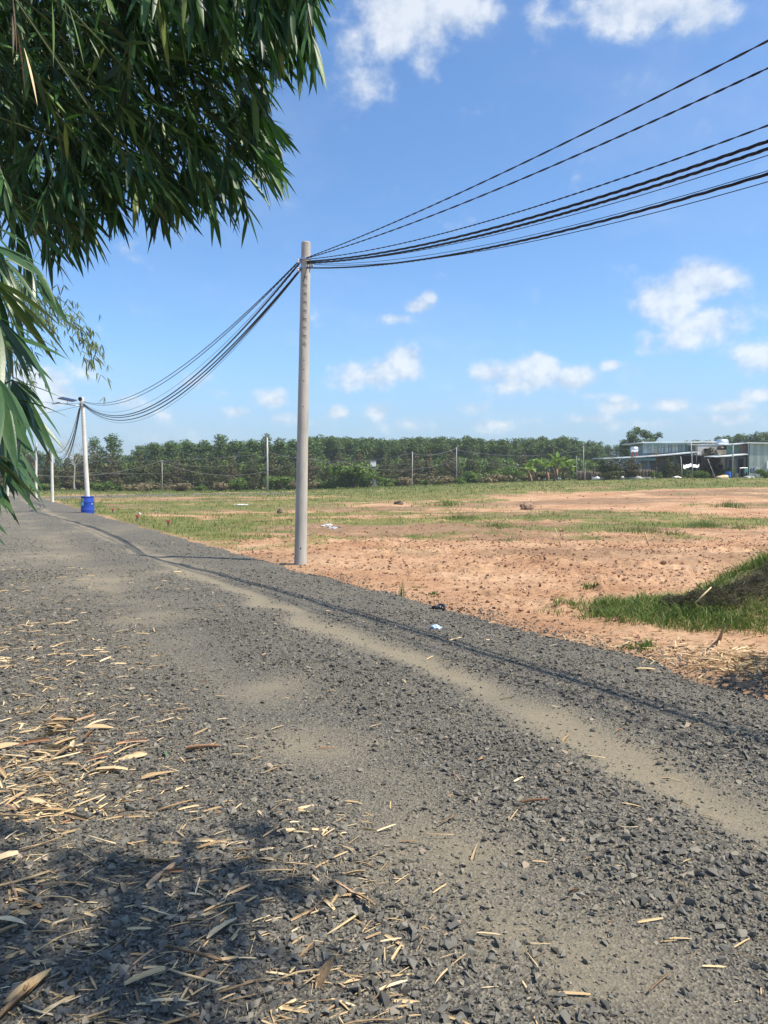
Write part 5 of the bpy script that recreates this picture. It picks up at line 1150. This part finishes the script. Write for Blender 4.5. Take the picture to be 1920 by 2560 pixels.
def litter():
    rnd = random.Random(61); n = 0
    def place(px, py, L, straw):
        g = hit(px, py, road_z); 
        u = float(road_u(g.x, g.y)); z = float(road_z(g.x, g.y)) if u > -.2 else float(field_z(g.x, g.y))
        m = (SLIB if straw else LLIB); o = link('dry_bamboo_straw' if straw else 'dry_bamboo_leaf', m[rnd.randrange(len(m))], None, (g.x, g.y, z + .007 + rnd.uniform(0, .009)))
        o.rotation_euler = (rnd.gauss(0, .3), rnd.gauss(0, .14), rnd.gauss(.25, .75) + (math.pi if rnd.random() < .5 else 0)); o.scale = (L, L * rnd.uniform(.8, 1.3), L)
        size = 'long ' if L > .12 else 'short ' if L < .075 else ''; zone = 'in the shade at the lower left' if (px < 800 and py > 2060) else 'in the heap at the left road edge' if px < 620 else 'left of the dusty track' if u > 2 else 'right of the dusty track'
        tag(o, (size + 'thin straw of dry bamboo lying ' if straw else size + 'pale curled dry bamboo leaf lying ') + zone, 'straw' if straw else 'dry leaf', 'dry bamboo litter ' + zone)
    k = 0
    while k < 118:                                           # lower left, partly in small tangles
        cx, cy = rnd.uniform(-20, 900), rnd.uniform(2040, 2560)
        if rnd.random() > 1.15 - cx / 1000: continue
        for _ in range(rnd.choice((1, 1, 1, 2, 4))): place(cx + rnd.gauss(0, 30), min(cy + rnd.gauss(0, 22), 2600), rnd.choice((.04, .06, .09, .11, .14, .19)) * rnd.uniform(.8, 1.15), rnd.random() < .62); k += 1
    k = 0
    while k < 122:                                           # heap at the left edge, in tangles
        cy = rnd.uniform(1690, 2060); cx = abs(rnd.gauss(0, 250)) - 10
        if cx > 600: continue
        for _ in range(rnd.choice((1, 2, 4, 6))): place(cx + rnd.gauss(0, 38), max(cy + rnd.gauss(0, 18), 1600), rnd.uniform(.06, .20), rnd.random() < .5); k += 1
    for k in range(36):                                      # elsewhere on the road
        py = 1560 + 960 * rnd.random() ** 1.3; px = rnd.uniform(620 if py < 2050 else 900, 1900)
        if float(road_u(*hit(px, py, road_z).xy)) < .1: continue
        place(px, py, rnd.uniform(.05, .15), rnd.random() < .6)
    # the smaller scraps
    r = np.random.default_rng(62); B = []; D = []; L = []
    while len(B) < 2400:
        mode = rnd.random()
        if mode < .62: py = rnd.uniform(1420, 2060); px = abs(rnd.gauss(0, 230)) - 20
        elif mode < .86: px, py = rnd.uniform(-20, 1000), rnd.uniform(2000, 2560)
        else: px, py = rnd.uniform(0, 1920), rnd.uniform(1420, 2560)
        g = hit(px, py, road_z); u = float(road_u(g.x, g.y))
        if u < -.5 and rnd.random() < .6: continue
        if float(rut(u)) > .6 and rnd.random() < .7: continue
        z = float(road_z(g.x, g.y)) if u > 0 else float(field_z(g.x, g.y)); a = rnd.gauss(.25, .8)
        l = rnd.uniform(.02, .10) * (1.0 if g.y < 6 else 1.5); B.append([g.x, g.y, z + .006]); D.append([math.cos(a), math.sin(a), rnd.gauss(.05, .12)]); L.append(l)
    for _ in range(900):
        px = 1930 - abs(rnd.gauss(0, 190)); py = 1648 + (px - 1750) * .12 + rnd.gauss(0, 20); g = hit(px, py, field_z); a = rnd.uniform(0, 6.28)
        if float(road_u(g.x, g.y)) > .3: continue
        B.append([g.x, g.y, max(float(field_z(g.x, g.y)), float(road_z(g.x, g.y))) + rnd.uniform(.0, .03)]); D.append([math.cos(a), math.sin(a), rnd.gauss(.1, .2)]); L.append(rnd.uniform(.03, .14))
    B = np.array(B); D = np.array(D); L = np.array(L); n = len(B)
    V, F = blades(B, D, L, L * r.uniform(.03, .14, n), r.uniform(0, .12, n), r.normal(0, .6, n), .6, 5, np.array([.7, 1, .9, .9, .5]))
    tag(link('leaf_litter', mesh_np('leaf_litter', V, F, M_straw_s, True, np.repeat(np.clip(r.normal(.5, .25, n), 0, 1), 15))), 'small scraps of dry bamboo leaf strewn over the road', None, None, 'stuff')
    V, F = blades([[0, 0, 0]], [[1, 0, .1]], np.array([.11]), np.array([.014]), np.array([.1]), np.array([.3]), .4)
    g = hit(412, 1885, road_z); o = link('fallen_leaf', mesh_np('fallen_leaf', V, F, M_greenleaf, True), None, (g.x, g.y, float(road_z(g.x, g.y)) + .02)); o.rotation_euler = (0, 0, -1.2)
    tag(o, 'single green leaf fallen on the gravel near the straw heap', 'leaf')
litter()

# ------------------------------------------------------------------ plastic litter, stakes
def crumple(name, px, py, size, flatn, mat, label, cat, surf, seed):
    import bmesh
    p = hit(px, py, surf); bm = bmesh.new(); bmesh.ops.create_icosphere(bm, subdivisions=3, radius=1.0)
    for v in bm.verts:
        n_ = v.co.normalized(); k = 1 + .55 * (float(fbm(n_.x * 2.2 + seed, n_.y * 2.2 + n_.z * 1.7, 3, seed)) - .5) * 2
        v.co = Vector((n_.x * size[0], n_.y * size[1], max(n_.z, -.25) * flatn)) * k
    me = bpy.data.meshes.new(name); bm.to_mesh(me); bm.free(); me.materials.append(mat)
    o = link(name, me, None, (p.x, p.y, float(surf(p.x, p.y)) + flatn * .25)); return tag(o, label, cat)
crumple('plastic_bag', 1099, 1526, (.085, .06), .06, M_blackbag, 'crumpled black plastic bag at the gravel edge', 'plastic bag', road_z, 3)
crumple('plastic_wrapper', 1091, 1571, (.055, .04), .03, M_bluebag, 'small crumpled pale blue plastic wrapper on the gravel', 'wrapper', road_z, 8)
crumple('plastic_sheet', 818, 1316, (.2, .1), .07, M_white, 'scrap of white plastic sheet in the grass right of the near pole', 'plastic sheet', field_z, 5)
crumple('plastic_sheet', 832, 1321, (.17, .08), .05, M_bluebag, 'scrap of pale blue plastic in the grass beside the white one', 'plastic sheet', field_z, 6)
crumple('plastic_sheet', 600, 1262, (.5, .2), .05, M_white, 'flat white scrap far off on the red earth left of the near pole', 'plastic sheet', field_z, 9)
crumple('earth_lump', 1316, 1273, (.36, .22), .28, M_rock, 'brown clump of roots and earth in mid field', 'clump', field_z, 11)
crumple('earth_lump', 700, 1282, (.16, .12), .16, M_bark, 'dark lump left of the near pole in mid field', 'clump', field_z, 12)
crumple('earth_lump', 997, 1261, (.28, .16), .18, M_bark, 'dark burnt lump in mid field right of the near pole', 'clump', field_z, 13)
def stake(px, by, ty, Y, label):
    b = hit(px, by, field_z); H = at(px, ty, b.y).z - b.z; o = thing('survey_stake', label, 'stake', b, 0, 'low red survey stakes')
    MB().box((0, 0, H * .45 - .05), (.06, .05, H * .9 + .1)).build('post', M_wood, o); MB().box((0, 0, H * .84), (.12, .08, H * .36)).build('painted_top', M_red, o)
stake(343, 1303, 1288, 0, 'low red topped stake, middle one of three right of the barrel')
stake(421, 1317, 1301, 0, 'low red topped stake, rightmost of three right of the barrel')
stake(282, 1283, 1272, 0, 'low red topped stake, nearest to the blue barrel')
b = at(1385, 1221, 88); gz = float(field_z(b.x, b.y))
MBs = MB().tube([(0, 0, -.1), (.05, 0, .9), (-.02, 0, 1.3), (-.25, 0, 1.75)], [.12, .11, .09, .05], 8); tag(MBs.build('dead_stump', M_bark, None, True, (b.x, b.y, gz)), 'dark bent dead stump standing before the banana plants', 'stump')
# ------------------------------------------------------------------ farmhouse and shed
HY = 92.0
def bx(parent, name, x0, x1, y0, y1, Y, depth, mat, org):
    """box whose front face spans the pixel rectangle at distance Y"""
    a = at(x0, y1, Y); c = at(x1, y0, Y); d = Vector((c.x - a.x, depth, c.z - a.z)); cen = Vector(((a.x + c.x) / 2, Y + depth / 2, (a.z + c.z) / 2)) - org
    return MB().box(cen, d).build(name, mat, parent)
def slab(parent, name, pts, Y, depth, th, mat, org):
    """sloping sheet: list of pixel points of its front edge; runs back by depth"""
    V = []; F = []
    for (px, py) in pts:
        p = at(px, py, Y) - org
        for (dy, dz) in ((0, 0), (depth, .12), (depth, .12 - th), (0, -th)): V.append((p.x, p.y + dy, p.z + dz))
    for i in range(len(pts) - 1):
        for k in range(4): F.append((i * 4 + k, i * 4 + (k + 1) % 4, i * 4 + 4 + (k + 1) % 4, i * 4 + 4 + k))
    F += [(0, 3, 2, 1), tuple(len(V) - 4 + k for k in range(4))]
    return MB().add(V, F).build(name, mat, parent)
def farmhouse():
    g = at(1690, 1207, HY); org = Vector((g.x, HY, float(field_z(g.x, HY))))
    o = thing('farmhouse', 'long farmhouse with flat pale roof and blue green metal walls', 'house', org)
    bx(o, 'back_wall', 1612, 1742, 1112, 1215, HY + .6, 6, M_fascia2, org)
    bx(o, 'room_shade_panel', 1700, 1743.5, 1140, 1215, HY + .3, .25, M_painted_shade, org)  # thin dark panel whose colour stands in for the unlit room
    r_ = slab(o, 'roof', [(1606, 1104.5), (1700, 1104), (1792, 1103)], HY - .5, 8, .14, M_roof, org)
    bx(o, 'fascia', 1609, 1728, 1106.5, 1111, HY - .45, .25, M_fascia, org)
    cols = [M_panelg, M_fascia2, M_panelg, M_fascia, M_panelg, M_fascia2, M_panelg, M_fascia2, M_panelg, M_panelg, M_fascia2, M_panelg, M_fascia]
    x = 1611.0
    for i, m in enumerate(cols):
        w = 9.0 if i % 2 == 0 else 8.2; bx(o, 'wall_panel', x, x + w - .9, 1111.5, 1133, HY + .25 - .08 * (i % 2), .12, m, org); x += w
    for px in (1608, 1654, 1727): bx(o, 'post', px, px + 3, 1108, 1134, HY - .2, .14, M_fascia, org)
    # lean-to roof
    slab(o, 'lean_to_roof', [(1509, 1144.5), (1560, 1143), (1590, 1141.5), (1640, 1138.5), (1700, 1133.5), (1744, 1129)], HY - 3.2, 4.6, .12, M_roof, org)
    bx(o, 'lean_to_fascia', 1552, 1640, 1145, 1151.5, HY - 2.9, .1, M_fascia, org)
    for px in (1556, 1620, 1684, 1740): bx(o, 'post', px, px + 2.6, 1134 if px > 1660 else 1143, 1205, HY - 2.8, .14, M_post, org)
    bx(o, 'side_wall', 1603, 1628, 1150, 1190, HY - 1.6, .15, M_fascia2, org); bx(o, 'side_wall', 1628.6, 1660, 1146, 1212, HY + .1, .15, M_fascia2, org)
    # whitewashed block
    bx(o, 'block_wall', 1744, 1818, 1111.5, 1136, HY - .9, 3.0, M_whitewash, org); bx(o, 'lower_wall', 1746, 1818, 1137, 1215, HY + .2, 1.6, M_block, org)
    slab(o, 'block_roof', [(1727, 1110.5), (1796, 1109.5)], HY - .95, 4, .1, M_roof, org)
    w = bx(o, 'window', 1761, 1778, 1122, 1133, HY - .98, .10, M_glass, org); bx(w, 'frame', 1760, 1779, 1120.6, 1121.8, HY - 1.02, .1, M_post, org); bx(w, 'sill', 1760, 1779, 1133.2, 1134.4, HY - 1.02, .14, M_post, org)
    slab(o, 'awning', [(1747, 1137), (1768, 1138)], HY - 2.4, 1.6, .12, M_roof, org); slab(o, 'awning', [(1783, 1139), (1817, 1137)], HY - 2.4, 1.6, .12, M_roof, org); slab(o, 'awning', [(1800, 1143), (1818, 1142.5)], HY - 2.6, 1.6, .1, M_roof, org)
    bx(o, 'doorway', 1746, 1751, 1143, 1180, HY - .02, .1, M_painted_shade, org); bx(o, 'doorway', 1812, 1818, 1145, 1190, HY - .05, .1, M_painted_shade, org)  # dark boxes in the openings, coloured as the shade inside
    # water tank on the roof
    p = at(1806, 1107, HY - 1.6); t = thing('water_tank', 'shiny horizontal steel water tank on the farmhouse roof', 'water tank', p, 0, 'steel water tanks')
    ax = Matrix.Rotation(R(90), 3, 'Y'); MB().lathe([(.0, -.66), (.3, -.64), (.46, -.56), (.47, .0), (.46, .56), (.3, .64), (.0, .66)], 24, (0, 0, 0), ax).build('body', M_tank, t, True)
    for sx in (-.4, .4): MB().box((sx, 0, -.5), (.08, .8, .5)).build('leg', M_post, t)
    MB().box((.05, .1, -.75), (1.2, .5, .18)).build('support', M_panelb, t)
    MB().tube([(-.5, -.3, -.1), (-.8, -.35, -.7), (-.95, -.38, -1.3)], .05, 8).build('pipe', M_white, t, True)
    p = at(1588, 1123.5, HY - 1.5); t = thing('water_tank', 'small steel water tank on a stand above the lean-to roof', 'water tank', p, 0, 'steel water tanks')
    MB().lathe([(.0, -.42), (.25, -.41), (.34, -.36), (.34, .36), (.25, .41), (.0, .42)], 20, (-.1, 0, 0), ax).build('body', M_tank, t, True)
    for sx in (-.3, .15): 
        for sy in (-.2, .2): MB().tube([(sx, sy, -.3), (sx, sy, -.98)], .04, 6).build('leg', M_red, t)
farmhouse()
def shed():
    Yf = 84.0; g = at(1880, 1207, Yf); org = Vector((g.x, Yf, float(field_z(g.x, Yf))))
    o = thing('metal_shed', 'pale green corrugated metal shed at the right picture edge', 'shed', org)
    # ribbed wall facing the road: one sheet after another
    x = 1872.0; i = 0
    while x < 1990:
        w = 9.2; a = at(x, 1207, Yf).x - org.x; c = at(x + w, 1207, Yf).x - org.x; z0 = -.3; z1 = at(x, 1107, Yf).z - org.z; V = []; n = 14
        for k in range(n + 1):
            xx = a + (c - a) * k / n; dy = -.035 if (k % 4 in (1, 2)) else 0; V += [(xx, dy, z0), (xx, dy, z1)]
        MB().add(V, [(2 * k, 2 * k + 2, 2 * k + 3, 2 * k + 1) for k in range(n)]).build('wall_sheet', M_stripe_a if i % 2 == 0 else M_stripe_b, o); x += w; i += 1
    bx(o, 'corner_trim', 1870, 1872, 1107, 1215, Yf - .08, .15, M_roof, org)
    slab(o, 'roof', [(1868, 1105.5), (1990, 1108)], Yf - .3, 7, .12, M_roof, org); slab(o, 'front_roof', [(1812, 1110.5), (1840, 1109), (1869, 1106)], Yf + .3, 6, .12, M_roof, org)
    bx(o, 'inner_wall', 1872.5, 1990, 1110, 1215, Yf + .6, 5, M_painted_shade, org)
    bx(o, 'upper_panel', 1816.5, 1847.5, 1112.5, 1136, Yf + 1.2, .1, M_panelgreen, org); bx(o, 'upper_panel', 1848, 1869.5, 1110.5, 1136, Yf + 1.15, .1, M_panelb, org)
    slab(o, 'porch_roof', [(1786, 1141), (1820, 1139.5), (1870, 1134.5)], Yf - 1.4, 2.7, .1, M_roof, org)
    bx(o, 'front_wall', 1816.5, 1869.5, 1137, 1215, Yf + 1.6, .2, M_fascia2, org)
    d = bx(o, 'door', 1846, 1858.5, 1147, 1197, Yf + 1.5, .08, M_painted_shade, org); bx(d, 'frame', 1844.6, 1845.8, 1146, 1198, Yf + 1.48, .1, M_post, org)  # dark slab in the opening, indoor shade painted as its colour
    bx(o, 'curtain_panel', 1859, 1867, 1142, 1197, Yf + 1.45, .1, M_stripe_b, org); bx(o, 'curtain_panel', 1834, 1841, 1146, 1197, Yf + 1.45, .1, M_panelg, org)
    w = bx(o, 'window', 1824, 1831, 1150, 1168, Yf + 1.5, .08, M_glass, org); bx(w, 'frame', 1823, 1832, 1148.6, 1149.6, Yf + 1.46, .1, M_post, org)
    bx(o, 'wall_box', 1917, 1923, 1154, 1172, Yf - .2, .15, M_white, org)
shed()
# things in the yard
def yd(px, py, Y): p = at(px, py, Y); return Vector((p.x, p.y, float(field_z(p.x, p.y))))
p = yd(1820, 1197, 82.5); barrel(p, M_blue2, 'bright blue barrel standing before the metal shed', r=.30, H=at(1820, 1179, 82.5).z - p.z, stickers=False, group='barrels in the farmyard', fill=False)
p = yd(1552, 1197, 90); barrel(p, M_blue, 'dark blue barrel behind the netting fence', r=.3, H=max(.9, at(1552, 1178, 90).z - p.z), stickers=False, group='barrels in the farmyard', fill=False)
def mound(px, py, Y, sx, sz, mat, label, name, cat, seed, lift=0.0):
    import bmesh
    b = yd(px, py, Y); bm = bmesh.new(); bmesh.ops.create_icosphere(bm, subdivisions=3, radius=1.0)
    for v in bm.verts:
        n_ = v.co.normalized(); k = 1 + .4 * (float(fbm(n_.x * 2 + seed, n_.y * 2 + n_.z * 1.5, 3, seed)) - .5) * 2; v.co = Vector((n_.x * sx, n_.y * sx * .6, max(n_.z, -.2) * sz)) * k
    me = bpy.data.meshes.new(name); bm.to_mesh(me); bm.free(); me.materials.append(mat)
    z = max(b.z, at(px, py, Y).z) if lift == 0 else at(px, py, Y).z; return tag(link(name, me, None, (b.x, b.y, z)), label, cat)
mound(1807, 1199, 81, .72, .38, M_tan, 'tan tarpaulin covered heap before the metal shed', 'covered_heap', 'heap', 3)
mound(1873, 1200, 81, .55, .22, M_greycloth, 'grey covered heap at the foot of the corrugated wall', 'covered_heap', 'heap', 4)
mound(1534, 1197, 86, .42, .32, M_white, 'white sack left of the dark blue barrel', 'sack', 'sack', 5)
mound(1556, 1194, 86, .2, .2, M_white, 'small white sack right of the dark blue barrel', 'sack', 'sack', 6)
mound(1597, 1196, 86, .38, .28, M_greycloth, 'pale sack against the netting fence', 'sack', 'sack', 7)
mound(1693, 1194, 86, .5, .16, M_white, 'flat white sheet lying below the farmhouse', 'plastic_sheet', 'plastic sheet', 8)
mound(1493, 1196, 86, .3, .22, M_white, 'white sack at the left end of the netting fence', 'sack', 'sack', 9)
def tarp():
    b = yd(1725, 1165, 84); o = thing('hanging_tarpaulin', 'white tarpaulin stretched over poles before the farmhouse', 'tarpaulin', b); V = []; F = []; n = 10
    for i in range(n + 1):
        for j in range(5):
            p = at(1708 + 40 * i / n, 1161 + 1.6 * math.sin(i * .9 + .5) + 1.2 * math.sin(i * 2.3) + j * (2.4 - .09 * i), 84 - j * .25) - b; V.append(p)
    F = [(i * 5 + j, i * 5 + 5 + j, i * 5 + 6 + j, i * 5 + 1 + j) for i in range(n) for j in range(4)]; m = MB().add(V, F).build('sheet', M_white, o, True); md = m.modifiers.new('s', 'SOLIDIFY'); md.thickness = .02
    for px in (1710, 1744): p = at(px, 1163, 84) - b; MB().tube([(p.x, p.y, -.1), (p.x, p.y, p.z)], .03, 6).build('pole', M_wood, o)
tarp()
for (px, by, tx, ty, lb) in [(1706, 1192, 1702, 1141, 'slanted pale stake left of the tall grey farmhouse post'), (1789, 1197, 1769, 1147, 'strongly leaning pale pole before the conical yard tree')]:
    a = yd(px, by, 83); c = at(tx, ty, 83); tag(MB().tube([(0, 0, -.1), tuple(c - a)], [.05, .035], 8).build('leaning_pole', M_postlight, None, True, a), lb, 'pole')
def rack():
    b = yd(1860, 1197, 82); o = thing('clothes_rack', 'low rack with teal washing before the shed door', 'clothes rack', b); z = at(1860, 1170, 82).z - b.z; a = at(1850, 1170, 82).x - b.x; c = at(1869, 1170, 82).x - b.x
    MB().tube([(a, 0, z), (c, 0, z + .02)], .02, 6).build('rail', M_steel, o); MB().tube([(a, 0, -.1), (a, 0, z)], .02, 6).build('leg', M_steel, o); MB().tube([(c, 0, -.1), (c, 0, z)], .02, 6).build('leg', M_steel, o)
    V = []; F = []
    for i in range(9):
        x = .0 + .42 * i / 8; V += [(x, -.05 + .03 * math.sin(i * 2), z), (x, -.08 + .05 * math.sin(i * 2), z - .55 - .1 * math.sin(i))]
    MB().add(V, [(2 * i, 2 * i + 2, 2 * i + 3, 2 * i + 1) for i in range(8)]).build('cloth', M_teal, o)
rack()
mound(1884, 1180, 82.6, .36, .62, M_cloth, 'dark blue and grey bundle of washing leaning on the corrugated wall', 'laundry_bundle', 'laundry', 14)
mound(1892, 1180, 82.4, .30, .5, M_greycloth, 'pale grey bundle beside the dark washing at the corrugated wall', 'laundry_bundle', 'laundry', 15)
p = yd(1842, 1199, 81.5); o = thing('bucket', 'pale bucket beside the grey shed post', 'bucket', p); MB().lathe([(.12, 0), (.13, .02), (.17, .42), (.18, .42), (.18, .45), (.165, .45), (.15, .1)], 20).build('body', M_greycloth, o, True); MB().tube([(-.17, 0, .42), (-.1, -.02, .52), (.1, -.02, .52), (.17, 0, .42)], .008, 5).build('handle', M_steel, o, True)
def net_fence():
    px0, px1 = 1440, 1640; Y = 88; b = yd(1540, 1200, Y); o = thing('netting_fence', 'ragged brown netting fence left of the farmhouse', 'fence', b)
    xs_ = [1442, 1462, 1484, 1526, 1570, 1601, 1640]
    for k, px in enumerate(xs_):
        p = yd(px, 1200, Y) - b; hh = .95 + .3 * (k % 3 == 1); MB().tube([(p.x, 0, p.z - .2), (p.x + .04, 0, p.z + 1.1 + hh * .3)], .04, 6).build('post', M_postlight if k % 2 else M_wood, o)
    for (a, c, h0, h1) in [(1442, 1470, 1.25, 1.15), (1470, 1500, 1.15, .95), (1500, 1522, .95, .5), (1566, 1601, 1.15, 1.2), (1601, 1625, 1.15, 1.1), (1625, 1642, 1.1, .9)]:
        V = []; n = 10
        for i in range(n + 1):
            t = i / n; p = yd(a + (c - a) * t, 1200, Y) - b; dy = .07 * math.sin(i * 1.7); hh = h0 + (h1 - h0) * t + .05 * math.sin(i * 2.3)
            for j in range(4): V.append((p.x, dy * (1 + .5 * math.sin(j * 2)), p.z - .05 + hh * j / 3))
        m = MB().add(V, [(i * 4 + j, i * 4 + 4 + j, i * 4 + 5 + j, i * 4 + 1 + j) for i in range(n) for j in range(3)]).build('net_panel', M_netfar, o, True); md = m.modifiers.new('s', 'SOLIDIFY'); md.thickness = .015
    p = yd(1590, 1200, 87) - b; MB().box((p.x - 1.5, -1.2, p.z + .08), (7.5, .12, .3)).build('kerb', M_postlight, o)
net_fence()
for (px, ty, Y, kind, lb, w) in [(1530, 1146, 86.8, 'orchard', 'dark orchard tree before the left end of the lean-to roof', 1.9), (1583, 1143, 87, 'orchard', 'dark orchard tree before the middle of the lean-to roof', 1.9), (1505, 1152, 92, 'orchard', 'dark orchard tree left of the lean-to roof', 1.8),
        (1668, 1146, 87, 'orchard', 'drooping brown orchard tree right of the cane clump', 1.5), (1690, 1152, 87, 'orchard', 'small drooping orchard tree below the farmhouse roof', 1.2), (1778, 1121, 86, 'orchard', 'dark conical tree before the whitewashed block', 1.6), (1797, 1150, 86.5, 'orchard', 'short dark tree right of the conical one', 1.1)]:
    plant_px(kind, px, ty, Y, lb, 'orchard_tree', 'tree', 'trees in the farmyard', w, 'trunk', 3 if px in (1668, 1690) else None)
for i, (px, ty, Y) in enumerate([(1632, 1178, 85), (1650, 1183, 84), (1718, 1170, 85), (1752, 1180, 83), (1768, 1185, 82), (1740, 1192, 81), (1806, 1168, 85), (1828, 1170, 84), (1912, 1186, 80), (1925, 1178, 80), (1470, 1190, 90), (1900, 1194, 80)]):
    b = at(px, 1207, Y); H = max(.9, at(px, ty, Y).z - float(field_z(b.x, b.y))); plant('bush', b.x, b.y, H, 'green bush in the farmyard, %s from left to right' % ORD[[0, 1, 2, 4, 5, 3, 6, 7, 10, 11, 8, 9][i]], 'bush', 'bush', 'bushes in the farmyard', .75, 'stem')
# white sheet on a wall among the far trees
b = at(933, 1160, 112); o = thing('garden_hut', 'small white hut wall showing between the far trees', 'hut', (b.x, b.y, float(field_z(b.x, b.y)))); z0 = at(933, 1166, 112).z - o.location.z; z1 = at(933, 1153, 112).z - o.location.z
MB().box((0, .6, (z0 + z1) / 2), (.84, 1.1, z1 - z0)).build('upper_wall', M_white, o); MB().box((0, .62, z0 / 2 - .05), (.8, 1.0, z0 + .08)).build('lower_wall', M_block, o); MB().box((0, .6, z1 + .04), (.9, 1.2, .07)).build('roof', M_post, o)

# ------------------------------------------------------------------ air
def haze():
    m = bpy.data.materials.new('haze'); m.use_nodes = True; N = m.node_tree.nodes; N.clear(); out = N.new('ShaderNodeOutputMaterial'); v = N.new('ShaderNodeVolumePrincipled')
    v.inputs['Color'].default_value = (.84, .89, .95, 1); v.inputs['Density'].default_value = HAZE; v.inputs['Anisotropy'].default_value = 0.2
    m.node_tree.links.new(v.outputs[0], out.inputs['Volume'])
    o = MB().box((0, 0, 11), (13000, 13000, 24)).build('haze', m); tag(o, 'thin bright haze in the air', None, None, 'stuff')
HAZE = 0.0005
haze()
